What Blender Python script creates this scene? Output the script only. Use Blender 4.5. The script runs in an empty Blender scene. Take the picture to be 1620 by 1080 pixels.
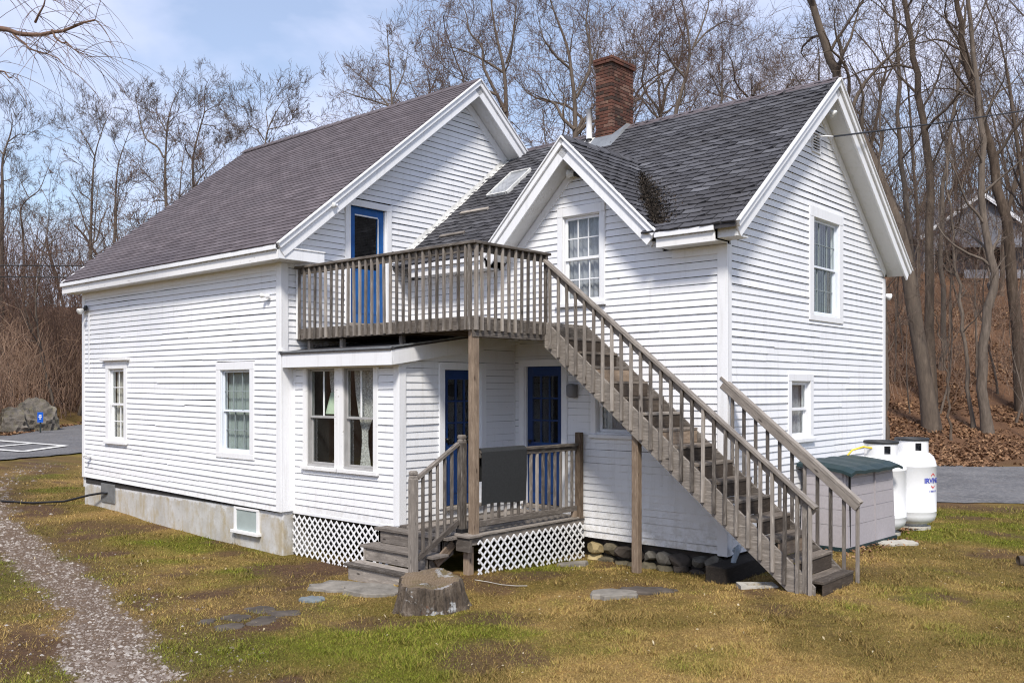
import bpy, math, random
import numpy as np
from mathutils import Vector, Matrix

random.seed(7); RNG = np.random.default_rng(7)
SC = bpy.context.scene; COL = SC.collection
rad = math.radians

# ------------------------------------------------------------------ camera
CAM = (12.171, -8.278, 1.930); YAW = rad(41.555); FPX = 1439.0; HORIZON = 615.2
cd = bpy.data.cameras.new('camera'); cam = bpy.data.objects.new('camera', cd); COL.objects.link(cam)
cd.sensor_width = 36; cd.lens = FPX * 36 / 1620; cd.shift_y = (HORIZON - 540) / 1620
cd.clip_start = .1; cd.clip_end = 3000
cam.location = CAM; cam.rotation_euler = (rad(90), 0, YAW)
SC.camera = cam
FW = np.array([-math.sin(YAW), math.cos(YAW), 0]); RT = np.array([math.cos(YAW), math.sin(YAW), 0]); CP = np.array(CAM)

# ------------------------------------------------------------------ sky, sun, exposure
SUN_V = Vector((0.80, -1.0, 1.45)).normalized()       # towards the sun
SUN_EL = math.asin(SUN_V.z); SUN_AZ = math.atan2(SUN_V.x, SUN_V.y)
wd = bpy.data.worlds.new('World'); SC.world = wd; wd.use_nodes = True
nt = wd.node_tree; nt.nodes.clear()
wo = nt.nodes.new('ShaderNodeOutputWorld'); bg = nt.nodes.new('ShaderNodeBackground')
sky = nt.nodes.new('ShaderNodeTexSky'); sky.sky_type = 'NISHITA'; sky.sun_disc = False
sky.sun_elevation = SUN_EL; sky.sun_rotation = SUN_AZ; sky.air_density = 1.15; sky.dust_density = 0.6; sky.ozone_density = 2.6
tc = nt.nodes.new('ShaderNodeTexCoord'); mp = nt.nodes.new('ShaderNodeMapping')
mp.inputs['Scale'].default_value = (1.0, 1.0, 2.6); mp.inputs['Rotation'].default_value = (0.1, 0.05, 0.6)
nz = nt.nodes.new('ShaderNodeTexNoise'); nz.inputs['Scale'].default_value = 3.0; nz.inputs['Detail'].default_value = 6; nz.inputs['Roughness'].default_value = .52
nz.inputs['Distortion'].default_value = .35
rp = nt.nodes.new('ShaderNodeValToRGB'); rp.color_ramp.elements[0].position = .41; rp.color_ramp.elements[1].position = .62
rp.color_ramp.elements[0].color = (.30, .30, .30, 1); rp.color_ramp.elements[1].color = (.97, .97, .97, 1)
mx = nt.nodes.new('ShaderNodeMix'); mx.data_type = 'RGBA'
mx.inputs[7].default_value = (5.2, 5.55, 7.15, 1)        # thin cloud lit from the sun's side
L = nt.links.new
L(tc.outputs['Generated'], mp.inputs['Vector']); L(mp.outputs['Vector'], nz.inputs['Vector']); L(nz.outputs['Fac'], rp.inputs['Fac'])
L(rp.outputs['Color'], mx.inputs[0]); L(sky.outputs['Color'], mx.inputs[6]); L(mx.outputs[2], bg.inputs['Color']); L(bg.outputs['Background'], wo.inputs['Surface'])
bg.inputs['Strength'].default_value = 0.100
sd = bpy.data.lights.new('sun', 'SUN'); sd.energy = 2.65; sd.angle = rad(10.0); sd.color = (1, .935, .845)
so = bpy.data.objects.new('sun', sd); COL.objects.link(so); so.rotation_euler = SUN_V.to_track_quat('Z', 'Y').to_euler(); so.location = (20, -20, 30)
SC.view_settings.view_transform = 'Standard'; SC.view_settings.look = 'None'; SC.view_settings.gamma = 1
SC.view_settings.exposure = 0.76; SC.view_settings.use_curve_mapping = False
SC.render.engine = 'CYCLES'; SC.cycles.max_bounces = 8; SC.cycles.transparent_max_bounces = 12
SC.cycles.filter_width = 1.15
SC.cycles.diffuse_bounces = 3; SC.cycles.glossy_bounces = 3; SC.cycles.sample_clamp_indirect = 2.5; SC.cycles.use_adaptive_sampling = False
try: SC.cycles.use_denoising = True; SC.cycles.denoiser = 'OPENIMAGEDENOISE'; SC.cycles.denoising_input_passes = 'RGB_ALBEDO_NORMAL'; SC.cycles.denoising_prefilter = 'FAST'; SC.cycles.denoising_quality = 'HIGH'
except Exception: pass

# ------------------------------------------------------------------ projection helpers (pixels of the 1620 px photograph)
def proj(P):
    d = np.asarray(P, float) - CP; w = d @ FW
    return 810 + FPX * (d @ RT) / w, HORIZON - FPX * d[..., 2] / w, w
def sw(s, w):
    p = CP + FW * w + RT * s; return p[0], p[1]
def uw(u, w): return sw((u - 810) * w / FPX, w)

# ------------------------------------------------------------------ numpy noise
_perm = np.random.default_rng(3).random((256, 256))
def vnoise(x, y):
    x = np.asarray(x, float); y = np.asarray(y, float)
    xi = np.floor(x).astype(int); yi = np.floor(y).astype(int); fx = x - xi; fy = y - yi
    fx = fx * fx * (3 - 2 * fx); fy = fy * fy * (3 - 2 * fy)
    g = lambda a, b: _perm[a & 255, b & 255]
    return (g(xi, yi) * (1 - fx) + g(xi + 1, yi) * fx) * (1 - fy) + (g(xi, yi + 1) * (1 - fx) + g(xi + 1, yi + 1) * fx) * fy
def fbm(x, y, o=4):
    a = 0; s = 1; t = 0
    for k in range(o):
        a = a + s * vnoise(np.asarray(x) * 2 ** k + 17 * k, np.asarray(y) * 2 ** k + 31 * k); t += s; s *= .5
    return a / t
def sstep(a, b, x):
    t = np.clip((np.asarray(x, float) - a) / (b - a), 0, 1); return t * t * (3 - 2 * t)

# ------------------------------------------------------------------ materials
MATS = {}
class Nt:
    def __init__(s, name):
        s.m = bpy.data.materials.new(name); s.m.use_nodes = True; s.t = s.m.node_tree; s.t.nodes.clear()
        s.out = s.n('ShaderNodeOutputMaterial'); s.p = s.n('ShaderNodeBsdfPrincipled'); s.l(s.p.outputs[0], s.out.inputs['Surface'])
        MATS[name] = s.m
    def n(s, t, **k):
        o = s.t.nodes.new(t)
        for a, b in k.items(): setattr(o, a, b)
        return o
    def l(s, a, b): s.t.links.new(a, b)
    def co(s, kind='Object', scale=(1, 1, 1), rnd=False):
        if kind == 'World': v = s.n('ShaderNodeNewGeometry').outputs['Position']
        else: v = s.n('ShaderNodeTexCoord').outputs[kind]
        if rnd:
            oi = s.n('ShaderNodeObjectInfo'); ml = s.n('ShaderNodeMath', operation='MULTIPLY'); ml.inputs[1].default_value = 53.7
            s.l(oi.outputs['Random'], ml.inputs[0]); ad = s.n('ShaderNodeVectorMath', operation='ADD'); s.l(v, ad.inputs[0]); s.l(ml.outputs[0], ad.inputs[1]); v = ad.outputs[0]
        m = s.n('ShaderNodeMapping'); m.inputs['Scale'].default_value = scale; s.l(v, m.inputs['Vector']); return m.outputs[0]
    def noise(s, v, sc, det=4, ro=.55, dist=0):
        o = s.n('ShaderNodeTexNoise'); o.inputs['Scale'].default_value = sc; o.inputs['Detail'].default_value = det; o.inputs['Roughness'].default_value = ro; o.inputs['Distortion'].default_value = dist
        s.l(v, o.inputs['Vector']); return o.outputs['Fac']
    def ramp(s, f, stops):
        r = s.n('ShaderNodeValToRGB'); e = r.color_ramp.elements
        while len(e) < len(stops): e.new(.5)
        for k, (p, c) in enumerate(stops):
            e[k].position = p; e[k].color = (c, c, c, 1) if isinstance(c, (int, float)) else (*c, 1)
        s.l(f, r.inputs['Fac']); return r.outputs['Color']
    def mix(s, f, a, b, mode='MIX'):
        o = s.n('ShaderNodeMix', data_type='RGBA', blend_type=mode)
        for si, v in ((0, f), (6, a), (7, b)):
            sock = o.inputs[si]
            if hasattr(v, 'links'): s.l(v, sock)
            elif isinstance(v, (int, float)): sock.default_value = v if si == 0 else (v, v, v, 1)
            else: sock.default_value = (*v, 1)
        return o.outputs[2]
    def rand(s, lo, hi):
        oi = s.n('ShaderNodeObjectInfo'); mr = s.n('ShaderNodeMapRange'); mr.inputs['To Min'].default_value = lo; mr.inputs['To Max'].default_value = hi
        s.l(oi.outputs['Random'], mr.inputs['Value']); return mr.outputs[0]
    def attr(s, nm):
        a = s.n('ShaderNodeAttribute'); a.attribute_name = nm; return a
    def bump(s, f, st, dist=.01):
        b = s.n('ShaderNodeBump'); b.inputs['Strength'].default_value = st; b.inputs['Distance'].default_value = dist
        s.l(f, b.inputs['Height']); s.l(b.outputs[0], s.p.inputs['Normal'])
    def base(s, c):
        if hasattr(c, 'links'): s.l(c, s.p.inputs['Base Color'])
        else: s.p.inputs['Base Color'].default_value = (*c, 1)
    def fin(s, rough=.7, metal=0, spec=.5):
        s.p.inputs['Roughness'].default_value = rough; s.p.inputs['Metallic'].default_value = metal; s.p.inputs['Specular IOR Level'].default_value = spec; return s.m

def m_paint(name, col=(.80, .81, .83), dirt=(.50, .49, .46), peel=.0, rough=.5, splash=False):
    k = Nt(name); w = k.co('World')
    c = k.mix(k.ramp(k.noise(w, 1.3, 5, .6), [(.40, 0), (.75, .42)]), col, tuple(a * .80 + b * .2 for a, b in zip(col, dirt)))
    ws = k.co('World', (9, 9, .7))
    c = k.mix(k.ramp(k.noise(ws, 1.6, 4, .6), [(.52, 0), (.80, .38)]), c, dirt)
    c = k.mix(k.rand(0, .10), c, (.62, .63, .66))
    if splash:
        sz = k.n('ShaderNodeSeparateXYZ'); k.l(k.co('World'), sz.inputs[0]); mr = k.n('ShaderNodeMapRange'); mr.inputs['From Min'].default_value = .45; mr.inputs['From Max'].default_value = -.3; k.l(sz.outputs['Z'], mr.inputs['Value'])
        mm_ = k.n('ShaderNodeMath', operation='MULTIPLY'); k.l(k.ramp(k.noise(k.co('World'), 9, 6, .75), [(.40, 0), (.66, .75)]), mm_.inputs[0]); k.l(mr.outputs[0], mm_.inputs[1]); c = k.mix(mm_.outputs[0], c, (.40, .36, .29))
    if peel:
        wp = k.co('World', (1.6, 1.6, 6))
        c = k.mix(k.ramp(k.noise(wp, 4.5, 6, .7, .4), [(.71 - peel, 0), (.735 - peel, 1)]), c, (.30, .27, .235))
    k.base(c); k.bump(k.noise(w, 60, 3), .10, .004); return k.fin(rough)
m_paint('white_siding', peel=.022, splash=True)
m_paint('white_trim', col=(.82, .83, .85), peel=.0, rough=.45)
m_paint('peeling_trim', col=(.80, .80, .80), peel=.07, rough=.6)
m_paint('vinyl_frame', col=(.74, .79, .86), dirt=(.6, .63, .68), rough=.35)
m_paint('soffit_paint', col=(.68, .69, .70), dirt=(.42, .40, .35))
m_paint('plastic_white', col=(.80, .81, .82), dirt=(.55, .54, .5), rough=.35)

def m_wood(name, a, b, c3, rough=.85):
    k = Nt(name); o = k.co('Object', (1.2, 14, 14), True)
    f = k.noise(o, 4.0, 6, .65, .6)
    c = k.ramp(f, [(.28, a), (.52, b), (.78, c3)])
    big = k.noise(k.co('Object', (2.2, 6, 6), True), 1.9, 5, .65)
    c = k.mix(k.ramp(big, [(.38, .0), (.66, .8)]), c, tuple(x * .75 for x in a)); sm_ = k.noise(k.co('Object', (2.6, 22, 22), True), 2.4, 4, .7); c = k.mix(k.ramp(sm_, [(.55, 0), (.72, .7)]), c, tuple(min(1, x * 1.25) for x in c3))
    c = k.mix(k.rand(0, .5), c, tuple(x * .75 for x in c3)); oi = k.n('ShaderNodeObjectInfo'); m2 = k.n('ShaderNodeMath', operation='MULTIPLY'); m2.inputs[1].default_value = 7.31; fr_ = k.n('ShaderNodeMath', operation='FRACT'); k.l(oi.outputs['Random'], m2.inputs[0]); k.l(m2.outputs[0], fr_.inputs[0]); c = k.mix(k.ramp(fr_.outputs[0], [(0, 0), (.5, .05), (1, .55)]), c, a)
    vo = k.n('ShaderNodeTexVoronoi'); vo.inputs['Scale'].default_value = 3.1; k.l(k.co('Object', (.8, 2.4, 2.4), True), vo.inputs['Vector'])
    c = k.mix(k.ramp(vo.outputs['Distance'], [(.06, .8), (.12, 0)]), c, tuple(x * .28 for x in a))
    hv = k.n('ShaderNodeHueSaturation'); k.l(k.rand(.62, 1.42), hv.inputs['Value']); hv.inputs['Saturation'].default_value = 1.0; k.l(c, hv.inputs['Color']); k.base(hv.outputs['Color']); k.bump(f, .5, .006); return k.fin(rough, spec=.25)
m_wood('weathered_wood', (.070, .058, .050), (.195, .170, .148), (.43, .39, .345))
m_wood('shaded_tread_wood', (.050, .039, .031), (.125, .102, .083), (.29, .25, .21))  # darker wood tone: contact shade of the stair put into the tread colour
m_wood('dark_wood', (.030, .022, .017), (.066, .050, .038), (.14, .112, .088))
m_wood('brown_wood', (.125, .085, .058), (.225, .165, .118), (.36, .285, .215))
m_wood('creosote_wood', (.012, .010, .009), (.026, .021, .018), (.06, .05, .04))

def m_plain(name, col, var=.15, scale=6, rough=.6, bump=.1, metal=0, spec=.5):
    k = Nt(name); f = k.noise(k.co('Object', rnd=True), scale, 5, .6)
    k.base(k.mix(k.ramp(f, [(.3, 0), (.75, 1)]), tuple(x * (1 - var) for x in col), tuple(min(1, x * (1 + var)) for x in col)))
    if bump: k.bump(k.noise(k.co('Object'), scale * 8, 3), bump, .004)
    return k.fin(rough, metal, spec)
m_plain('blue_paint', (.006, .088, .30), .22, 5, .42)
m_plain('dark_blue_paint', (.004, .030, .125), .2, 5, .4)
m_plain('interior_dark', (.012, .011, .011), .3, 3, .9)
m_plain('blind_green', (.33, .385, .37), .12, 3, .8)
m_plain('sheathing', (.035, .033, .032), .3, 9, .95)
m_plain('storm_frame', (.36, .355, .35), .12, 6, .5)
m_plain('grid_pale', (.26, .30, .31), .05, 6, .5)
m_plain('roof_base', (.045, .043, .047), .2, 9, .95)
m_plain('flashing', (.27, .285, .295), .2, 5, .45, .1, .5)
m_plain('flashing_white', (.62, .62, .60), .35, 9, .7)
m_plain('rubber_mat', (.020, .022, .024), .3, 30, .9, .5)
m_plain('black_plastic', (.012, .012, .013), .2, 8, .45)
m_plain('glass_lamp', (.72, .73, .72), .06, 5, .2)
m_plain('tank_white', (.80, .81, .83), .04, 2, .28, .02)
m_plain('tank_dark', (.03, .032, .036), .2, 8, .6)
m_plain('shed_grey', (.37, .345, .36), .08, 24, .65, .3)
m_plain('shed_green', (.012, .032, .036), .18, 9, .5, .2)
m_plain('yellow_hose', (.75, .55, .03), .1, 5, .5)
m_plain('pvc_grey', (.36, .42, .47), .15, 6, .5)
m_plain('stone_grey', (.215, .198, .172), .35, 5, .9, .6, spec=.12)
m_plain('stone_dark', (.092, .078, .066), .4, 5, .9, .6, spec=.12)
m_plain('stone_pale', (.42, .40, .35), .25, 5, .9, .6, spec=.12)
m_plain('stone_tan', (.34, .27, .145), .35, 6, .9, .7, spec=.12)
m_plain('stone_moss', (.135, .118, .082), .45, 6, .9, .7, spec=.12)
m_plain('stone_grey2', (.175, .162, .138), .4, 6, .9, .7, spec=.12)
m_plain('stone_blue', (.17, .195, .205), .2, 6, .9, .4, spec=.12)
m_plain('sign_blue', (.010, .10, .52), .08, 5, .4)
m_plain('sign_white', (.80, .82, .85), .03, 5, .5)
m_plain('sign_post', (.03, .04, .04), .2, 9, .6)
m_plain('logo_blue', (.03, .05, .42), .02, 5, .4, 0)
m_plain('logo_red', (.65, .04, .04), .02, 5, .4, 0)
m_plain('lamp_shade', (.52, .62, .46), .1, 3, .9)
m_plain('far_siding', (.22, .225, .25), .15, 3, .8)
m_plain('far_roof', (.14, .14, .155), .2, 3, .9)
m_plain('curtain_grey', (.36, .36, .39), .25, 7, .95)
m_plain('curtain_warm', (.50, .47, .42), .2, 12, .95)
m_plain('jamb_wood', (.50, .48, .42), .15, 6, .7)
m_plain('wire', (.008, .008, .009), .1, 4, .6, 0)
m_plain('mortar', (.20, .145, .115), .25, 12, .95, .4)
k = Nt('road_paint'); w = k.co('World'); k.base(k.mix(k.ramp(k.noise(w, 9, 5, .7), [(.35, .6), (.55, 0)]), (.78, .77, .73), (.25, .25, .25))); k.fin(.85)
# lace curtain
k = Nt('lace'); o = k.co('Object'); f = k.noise(o, 70, 3, .6); k.base((.72, .71, .68)); k.fin(.95)
tr = k.n('ShaderNodeBsdfTransparent'); ms = k.n('ShaderNodeMixShader'); k.l(k.ramp(f, [(.40, .35), (.62, .95)]), ms.inputs[0]); k.l(tr.outputs[0], ms.inputs[1]); k.l(k.p.outputs[0], ms.inputs[2]); k.l(ms.outputs[0], k.out.inputs['Surface'])
# glass
k = Nt('glass'); k.t.nodes.remove(k.p); tr = k.n('ShaderNodeBsdfTransparent'); tr.inputs[0].default_value = (.93, .95, .945, 1)
gl = k.n('ShaderNodeBsdfGlossy'); gl.inputs['Roughness'].default_value = .015; gl.inputs[0].default_value = (1, 1, 1, 1)
fr = k.n('ShaderNodeLayerWeight'); fr.inputs[0].default_value = .25
b = k.n('ShaderNodeBump'); b.inputs['Strength'].default_value = .05; b.inputs['Distance'].default_value = .02; k.l(k.noise(k.co('World'), 2.2, 2), b.inputs['Height']); k.l(b.outputs[0], gl.inputs['Normal'])
pw = k.n('ShaderNodeMath', operation='POWER'); pw.inputs[1].default_value = 3.0; k.l(fr.outputs['Facing'], pw.inputs[0]); ad = k.n('ShaderNodeMath', operation='MULTIPLY_ADD'); ad.inputs[1].default_value = .8; ad.inputs[2].default_value = .045; k.l(pw.outputs[0], ad.inputs[0])
ms = k.n('ShaderNodeMixShader'); k.l(ad.outputs[0], ms.inputs[0]); k.l(tr.outputs[0], ms.inputs[1]); k.l(gl.outputs[0], ms.inputs[2]); k.l(ms.outputs[0], k.out.inputs['Surface'])
# tone-attribute materials: each piece carries its own tone
def m_tone(name, a, b, c, scale=40, rough=.95, bump=.5, stain=None):
    k = Nt(name); t = k.attr('tone').outputs['Fac']
    col = k.ramp(t, [(0, a), (.5, b), (1, c)]); w = k.co('World')
    f = k.noise(w, scale, 4, .7)
    col = k.mix(k.ramp(f, [(.35, 0), (.7, .6)]), col, tuple(x * .55 for x in b))
    if stain: col = k.mix(k.ramp(k.noise(w, .9, 4, .6), [(.45, 0), (.7, .7)]), col, stain)
    k.base(col); k.bump(f, bump, .006); return k.fin(rough, spec=.3)
m_tone('shingle_main', (.088, .074, .080), (.128, .108, .116), (.175, .150, .160), 55, stain=(.104, .091, .099))
m_tone('shingle_wing', (.040, .040, .045), (.082, .082, .092), (.170, .172, .188), 60, stain=(.050, .048, .050))
m_tone('leaf_litter', (.095, .048, .026), (.22, .118, .060), (.40, .25, .14), 30, .9, .2)
m_tone('dry_leaf', (.20, .14, .07), (.36, .28, .16), (.55, .47, .32), 30, .9, .2)
m_tone('dead_leaves', (.018, .015, .012), (.042, .034, .027), (.10, .078, .058), 30, .9, .2)
m_tone('pebble', (.10, .070, .052), (.215, .172, .142), (.50, .465, .42), 60, .85, .3)
# brick by object
k = Nt('brick'); r = k.rand(0, 1)
c = k.ramp(r, [(0, (.052, .034, .029)), (.16, (.045, .034, .030)), (.24, (.095, .041, .031)), (.6, (.130, .052, .036)), (.85, (.175, .083, .060)), (1, (.23, .145, .11))])
f = k.noise(k.co('World'), 26, 5, .7); c = k.mix(k.ramp(f, [(.4, 0), (.7, .7)]), c, (.10, .055, .042))
c = k.mix(k.ramp(k.noise(k.co('World'), 5.5, 5, .7), [(.50, 0), (.66, .8)]), c, (.042, .032, .026)); c = k.mix(k.ramp(k.noise(k.co('World', (1, 1, 1.7)), 6.5, 5, .7), [(.58, 0), (.70, .7)]), c, (.26, .19, .125))
k.base(c); k.bump(f, .6, .006); k.fin(.92, spec=.2)
# concrete foundation
k = Nt('concrete'); w = k.co('World'); c = k.mix(k.ramp(k.noise(w, 2.2, 6, .65), [(.35, 0), (.7, 1)]), (.40, .385, .35), (.55, .55, .54))
c = k.mix(k.ramp(k.noise(k.co('World', (3, 3, 1.3)), 1.5, 5, .7), [(.46, 0), (.66, .75)]), c, (.36, .29, .165))
c = k.mix(k.ramp(k.noise(w, 14, 5, .7), [(.6, 0), (.72, .5)]), c, (.2, .19, .16)); sx3 = k.n('ShaderNodeSeparateXYZ'); k.l(k.co('World'), sx3.inputs[0]); az = k.n('ShaderNodeMath', operation='MULTIPLY_ADD'); k.l(k.noise(k.co('World', (1, 1, 1)), 2.3, 5, .7), az.inputs[0]); az.inputs[1].default_value = .42; k.l(sx3.outputs['Z'], az.inputs[2])
c = k.mix(k.ramp(az.outputs[0], [(.13, 0), (.16, .85)]), c, (.62, .63, .64))
k.base(c); k.bump(k.noise(w, 30, 5), .4, .01); k.fin(.95)
# asphalt, ground
k = Nt('asphalt'); w = k.co('World'); c = k.mix(k.ramp(k.noise(w, .5, 5, .6), [(.35, 0), (.7, 1)]), (.085, .086, .092), (.155, .155, .160))
c = k.mix(k.ramp(k.noise(w, 9, 6, .85), [(.46, 0), (.70, .8)]), c, (.31, .295, .28)); c = k.mix(k.ramp(k.noise(w, 16, 5, .85), [(.34, .7), (.48, 0)]), c, (.045, .043, .042)); c = k.mix(k.ramp(k.noise(k.co('World', (.9, 2.2, 1)), .9, 5, .65), [(.55, 0), (.8, .5)]), c, (.16, .12, .09)); k.base(c); k.bump(k.noise(w, 50, 4), .5, .01); k.fin(.92, spec=.3)
k = Nt('ground'); w = k.co('World'); col = k.attr('col').outputs['Color']
f = k.noise(w, 34, 5, .75); g = k.noise(w, 6.5, 5, .65)
c = k.mix(k.ramp(f, [(.38, .75), (.6, 0)]), col, k.mix(1.0, col, (.40, .34, .28), 'MULTIPLY'))
c = k.mix(k.ramp(g, [(.52, 0), (.74, .45)]), c, k.mix(1.0, col, (1.5, 1.35, 1.1), 'MULTIPLY'))
k.base(c); k.bump(f, .7, .03); k.fin(.97, spec=.1)
k = Nt('grass_blade'); k.base(k.attr('col').outputs['Color']); k.fin(.8, spec=.2)
# bark and twigs
def m_bark(name, a, b, c2, sc=9):
    k = Nt(name); o = k.co('Object', (1, 1, .22)); f = k.noise(o, sc, 5, .7, .4)
    c = k.ramp(f, [(.3, a), (.55, b), (.8, c2)])
    c = k.mix(k.rand(0, .3), c, (.20, .17, .14)); k.base(c); k.bump(f, .8, .03); k.fin(.95, spec=.15)
m_bark('bark_grey', (.050, .039, .031), (.125, .099, .079), (.23, .188, .155))
m_bark('bark_brown', (.040, .029, .022), (.098, .073, .055), (.18, .14, .108))
m_bark('twig', (.066, .046, .036), (.122, .088, .069), (.19, .142, .112), 3)
m_bark('twig_red', (.090, .052, .038), (.158, .100, .075), (.23, .152, .115), 3)
m_bark('willow_twig', (.10, .055, .04), (.17, .10, .07), (.24, .16, .11), 3)
m_bark('brush_stem', (.22, .13, .085), (.37, .24, .165), (.50, .365, .265), 2)
k = Nt('stump_bark'); o = k.co('Object', (1, 1, .35)); f = k.noise(o, 14, 6, .75, .5); c = k.ramp(f, [(.30, (.020, .015, .011)), (.5, (.085, .064, .046)), (.75, (.20, .165, .13))])
c = k.mix(k.ramp(k.noise(k.co('Object'), 4.2, 5, .7), [(.60, 0), (.66, .8)]), c, (.46, .47, .47)); c = k.mix(k.ramp(k.noise(k.co('Object'), 2.7, 4, .6), [(.63, 0), (.68, .9)]), c, (.16, .06, .022)); k.base(c); k.bump(f, 1, .04); k.fin(.95)
k = Nt('stump_top'); o = k.co('Object'); wv = k.n('ShaderNodeTexWave', wave_type='RINGS', rings_direction='Z'); wv.inputs['Scale'].default_value = 9; wv.inputs['Distortion'].default_value = 3; wv.inputs['Detail'].default_value = 3; k.l(o, wv.inputs['Vector'])
c = k.mix(wv.outputs['Fac'], (.135, .098, .062), (.160, .118, .078)); c = k.mix(k.ramp(k.noise(o, 3.2, 5, .7), [(.5, 0), (.62, .85)]), c, (.11, .085, .035)); c = k.mix(k.ramp(k.noise(k.co('Object', (1.5, 1.5, 1)), 3, 4), [(.58, 0), (.64, .7)]), c, (.33, .33, .33)); k.base(c); k.bump(wv.outputs['Fac'], .5, .01); k.fin(.95)
k = Nt('boulder'); o = k.co('Object'); c = k.mix(k.ramp(k.noise(o, 1.2, 6, .7), [(.35, 0), (.7, 1)]), (.075, .065, .05), (.22, .195, .165)); c = k.mix(k.ramp(k.noise(o, 3, 5, .6), [(.52, 0), (.7, .6)]), c, (.16, .15, .07)); k.base(c); k.bump(k.noise(o, 5, 6), .8, .1); k.fin(.95)

# ------------------------------------------------------------------ object helpers
WM = {}
def link(o, parent=None, mw=None):
    mw = mw or Matrix.Identity(4)
    COL.objects.link(o); WM[o] = mw
    o.matrix_basis = mw
    if parent is not None:
        o.parent = parent; o.matrix_parent_inverse = WM[parent].inverted()
    return o
def tag(o, label=None, cat=None, group=None, kind=None):
    for a, b in (('label', label), ('category', cat), ('group', group), ('kind', kind)):
        if b: o[a] = b
    return o
def empty(name, loc, label=None, cat=None, group=None, parent=None):
    o = bpy.data.objects.new(name, None); o.empty_display_size = .2
    link(o, parent, Matrix.Translation(loc)); return tag(o, label, cat, group)
def newmesh(name, V, F, mat, smooth=False, attrs=None):
    me = bpy.data.meshes.new(name); V = np.asarray(V, np.float32)
    if isinstance(F, np.ndarray):
        n, kx = F.shape; me.vertices.add(len(V)); me.vertices.foreach_set('co', V.ravel())
        me.loops.add(n * kx); me.loops.foreach_set('vertex_index', F.astype(np.int32).ravel())
        me.polygons.add(n); me.polygons.foreach_set('loop_start', np.arange(0, n * kx, kx, dtype=np.int32)); me.polygons.foreach_set('loop_total', np.full(n, kx, np.int32))
        me.update(calc_edges=True)
    else: me.from_pydata([tuple(map(float, v)) for v in V], [], F); me.update()
    for m in (mat if isinstance(mat, (list, tuple)) else [mat]): me.materials.append(MATS[m])
    if smooth: me.polygons.foreach_set('use_smooth', np.ones(len(me.polygons), bool))
    for nm, (typ, arr) in (attrs or {}).items():
        a = me.attributes.new(nm, typ, 'POINT'); arr = np.asarray(arr, np.float32)
        a.data.foreach_set('color' if 'COLOR' in typ else 'value', arr.ravel())
    return me
def mobj(name, V, F, mat, parent=None, smooth=False, attrs=None, centre=True):
    V = np.asarray(V, float)
    c = np.array([(V[:, 0].min() + V[:, 0].max()) / 2, (V[:, 1].min() + V[:, 1].max()) / 2, V[:, 2].min()]) if centre else np.zeros(3)
    return link(bpy.data.objects.new(name, newmesh(name, V - c, F, mat, smooth, attrs)), parent, Matrix.Translation(c))
_BM = {}
def cham_box(l, w, h, b):
    """box with chamfered edges, length along x, centred"""
    x, y, z = l / 2, w / 2, h / 2; V = []; idx = {}
    for sx in (-1, 1):
        for sy in (-1, 1):
            for sz in (-1, 1):
                for ax in range(3):
                    p = [sx * (x - b), sy * (y - b), sz * (z - b)]; p[ax] = (sx * x, sy * y, sz * z)[ax]
                    idx[sx, sy, sz, ax] = len(V); V.append(p)
    F = []
    def quad(ids):
        P = [np.array(V[i]) for i in ids]; n = np.cross(P[1] - P[0], P[2] - P[0]); c = sum(P) / len(P)
        F.append(ids if n @ c > 0 else ids[::-1])
    S = (-1, 1)
    for s in S:
        quad([idx[s, -1, -1, 0], idx[s, 1, -1, 0], idx[s, 1, 1, 0], idx[s, -1, 1, 0]])
        quad([idx[-1, s, -1, 1], idx[1, s, -1, 1], idx[1, s, 1, 1], idx[-1, s, 1, 1]])
        quad([idx[-1, -1, s, 2], idx[1, -1, s, 2], idx[1, 1, s, 2], idx[-1, 1, s, 2]])
        for t in S:
            quad([idx[-1, s, t, 1], idx[1, s, t, 1], idx[1, s, t, 2], idx[-1, s, t, 2]])
            quad([idx[s, -1, t, 0], idx[s, 1, t, 0], idx[s, 1, t, 2], idx[s, -1, t, 2]])
            quad([idx[s, t, -1, 0], idx[s, t, 1, 0], idx[s, t, 1, 1], idx[s, t, -1, 1]])
            for r in S: quad([idx[s, t, r, 0], idx[s, t, r, 1], idx[s, t, r, 2]])
    return V, F
def boxmesh(l, w, h, mat, b=None):
    if b is None: b = min(.004, .15 * min(l, w, h))
    key = (round(l, 3), round(w, 3), round(h, 3), mat, round(b, 4))
    if key not in _BM:
        V, F = cham_box(l, w, h, b); _BM[key] = newmesh('box', V, F, mat)
    return _BM[key]
def beam(name, p0, p1, w, h, mat, parent, up=(0, 0, 1), b=None):
    """board from p0 to p1: w is its width across, h its depth along 'up'"""
    p0 = Vector(p0); p1 = Vector(p1); X = (p1 - p0); l = X.length; X.normalize()
    Z = Vector(up); Z = (Z - X * Z.dot(X)); Z.normalize(); Y = Z.cross(X)
    mw = Matrix((X, Y, Z)).transposed().to_4x4(); mw.translation = (p0 + p1) / 2
    return link(bpy.data.objects.new(name, boxmesh(l, w, h, mat, b)), parent, mw)
def bx(name, x0, x1, y0, y1, z0, z1, mat, parent, b=None):
    """axis-aligned box whose long side carries the grain"""
    d = (x1 - x0, y1 - y0, z1 - z0); a = int(np.argmax(d)); c = ((x0 + x1) / 2, (y0 + y1) / 2, (z0 + z1) / 2)
    p0 = list(c); p1 = list(c); p0[a] -= d[a] / 2; p1[a] += d[a] / 2
    if a == 0: return beam(name, p0, p1, d[1], d[2], mat, parent, (0, 0, 1), b)
    if a == 1: return beam(name, p0, p1, d[0], d[2], mat, parent, (0, 0, 1), b)
    return beam(name, p0, p1, d[1], d[0], mat, parent, (1, 0, 0), b)
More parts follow.
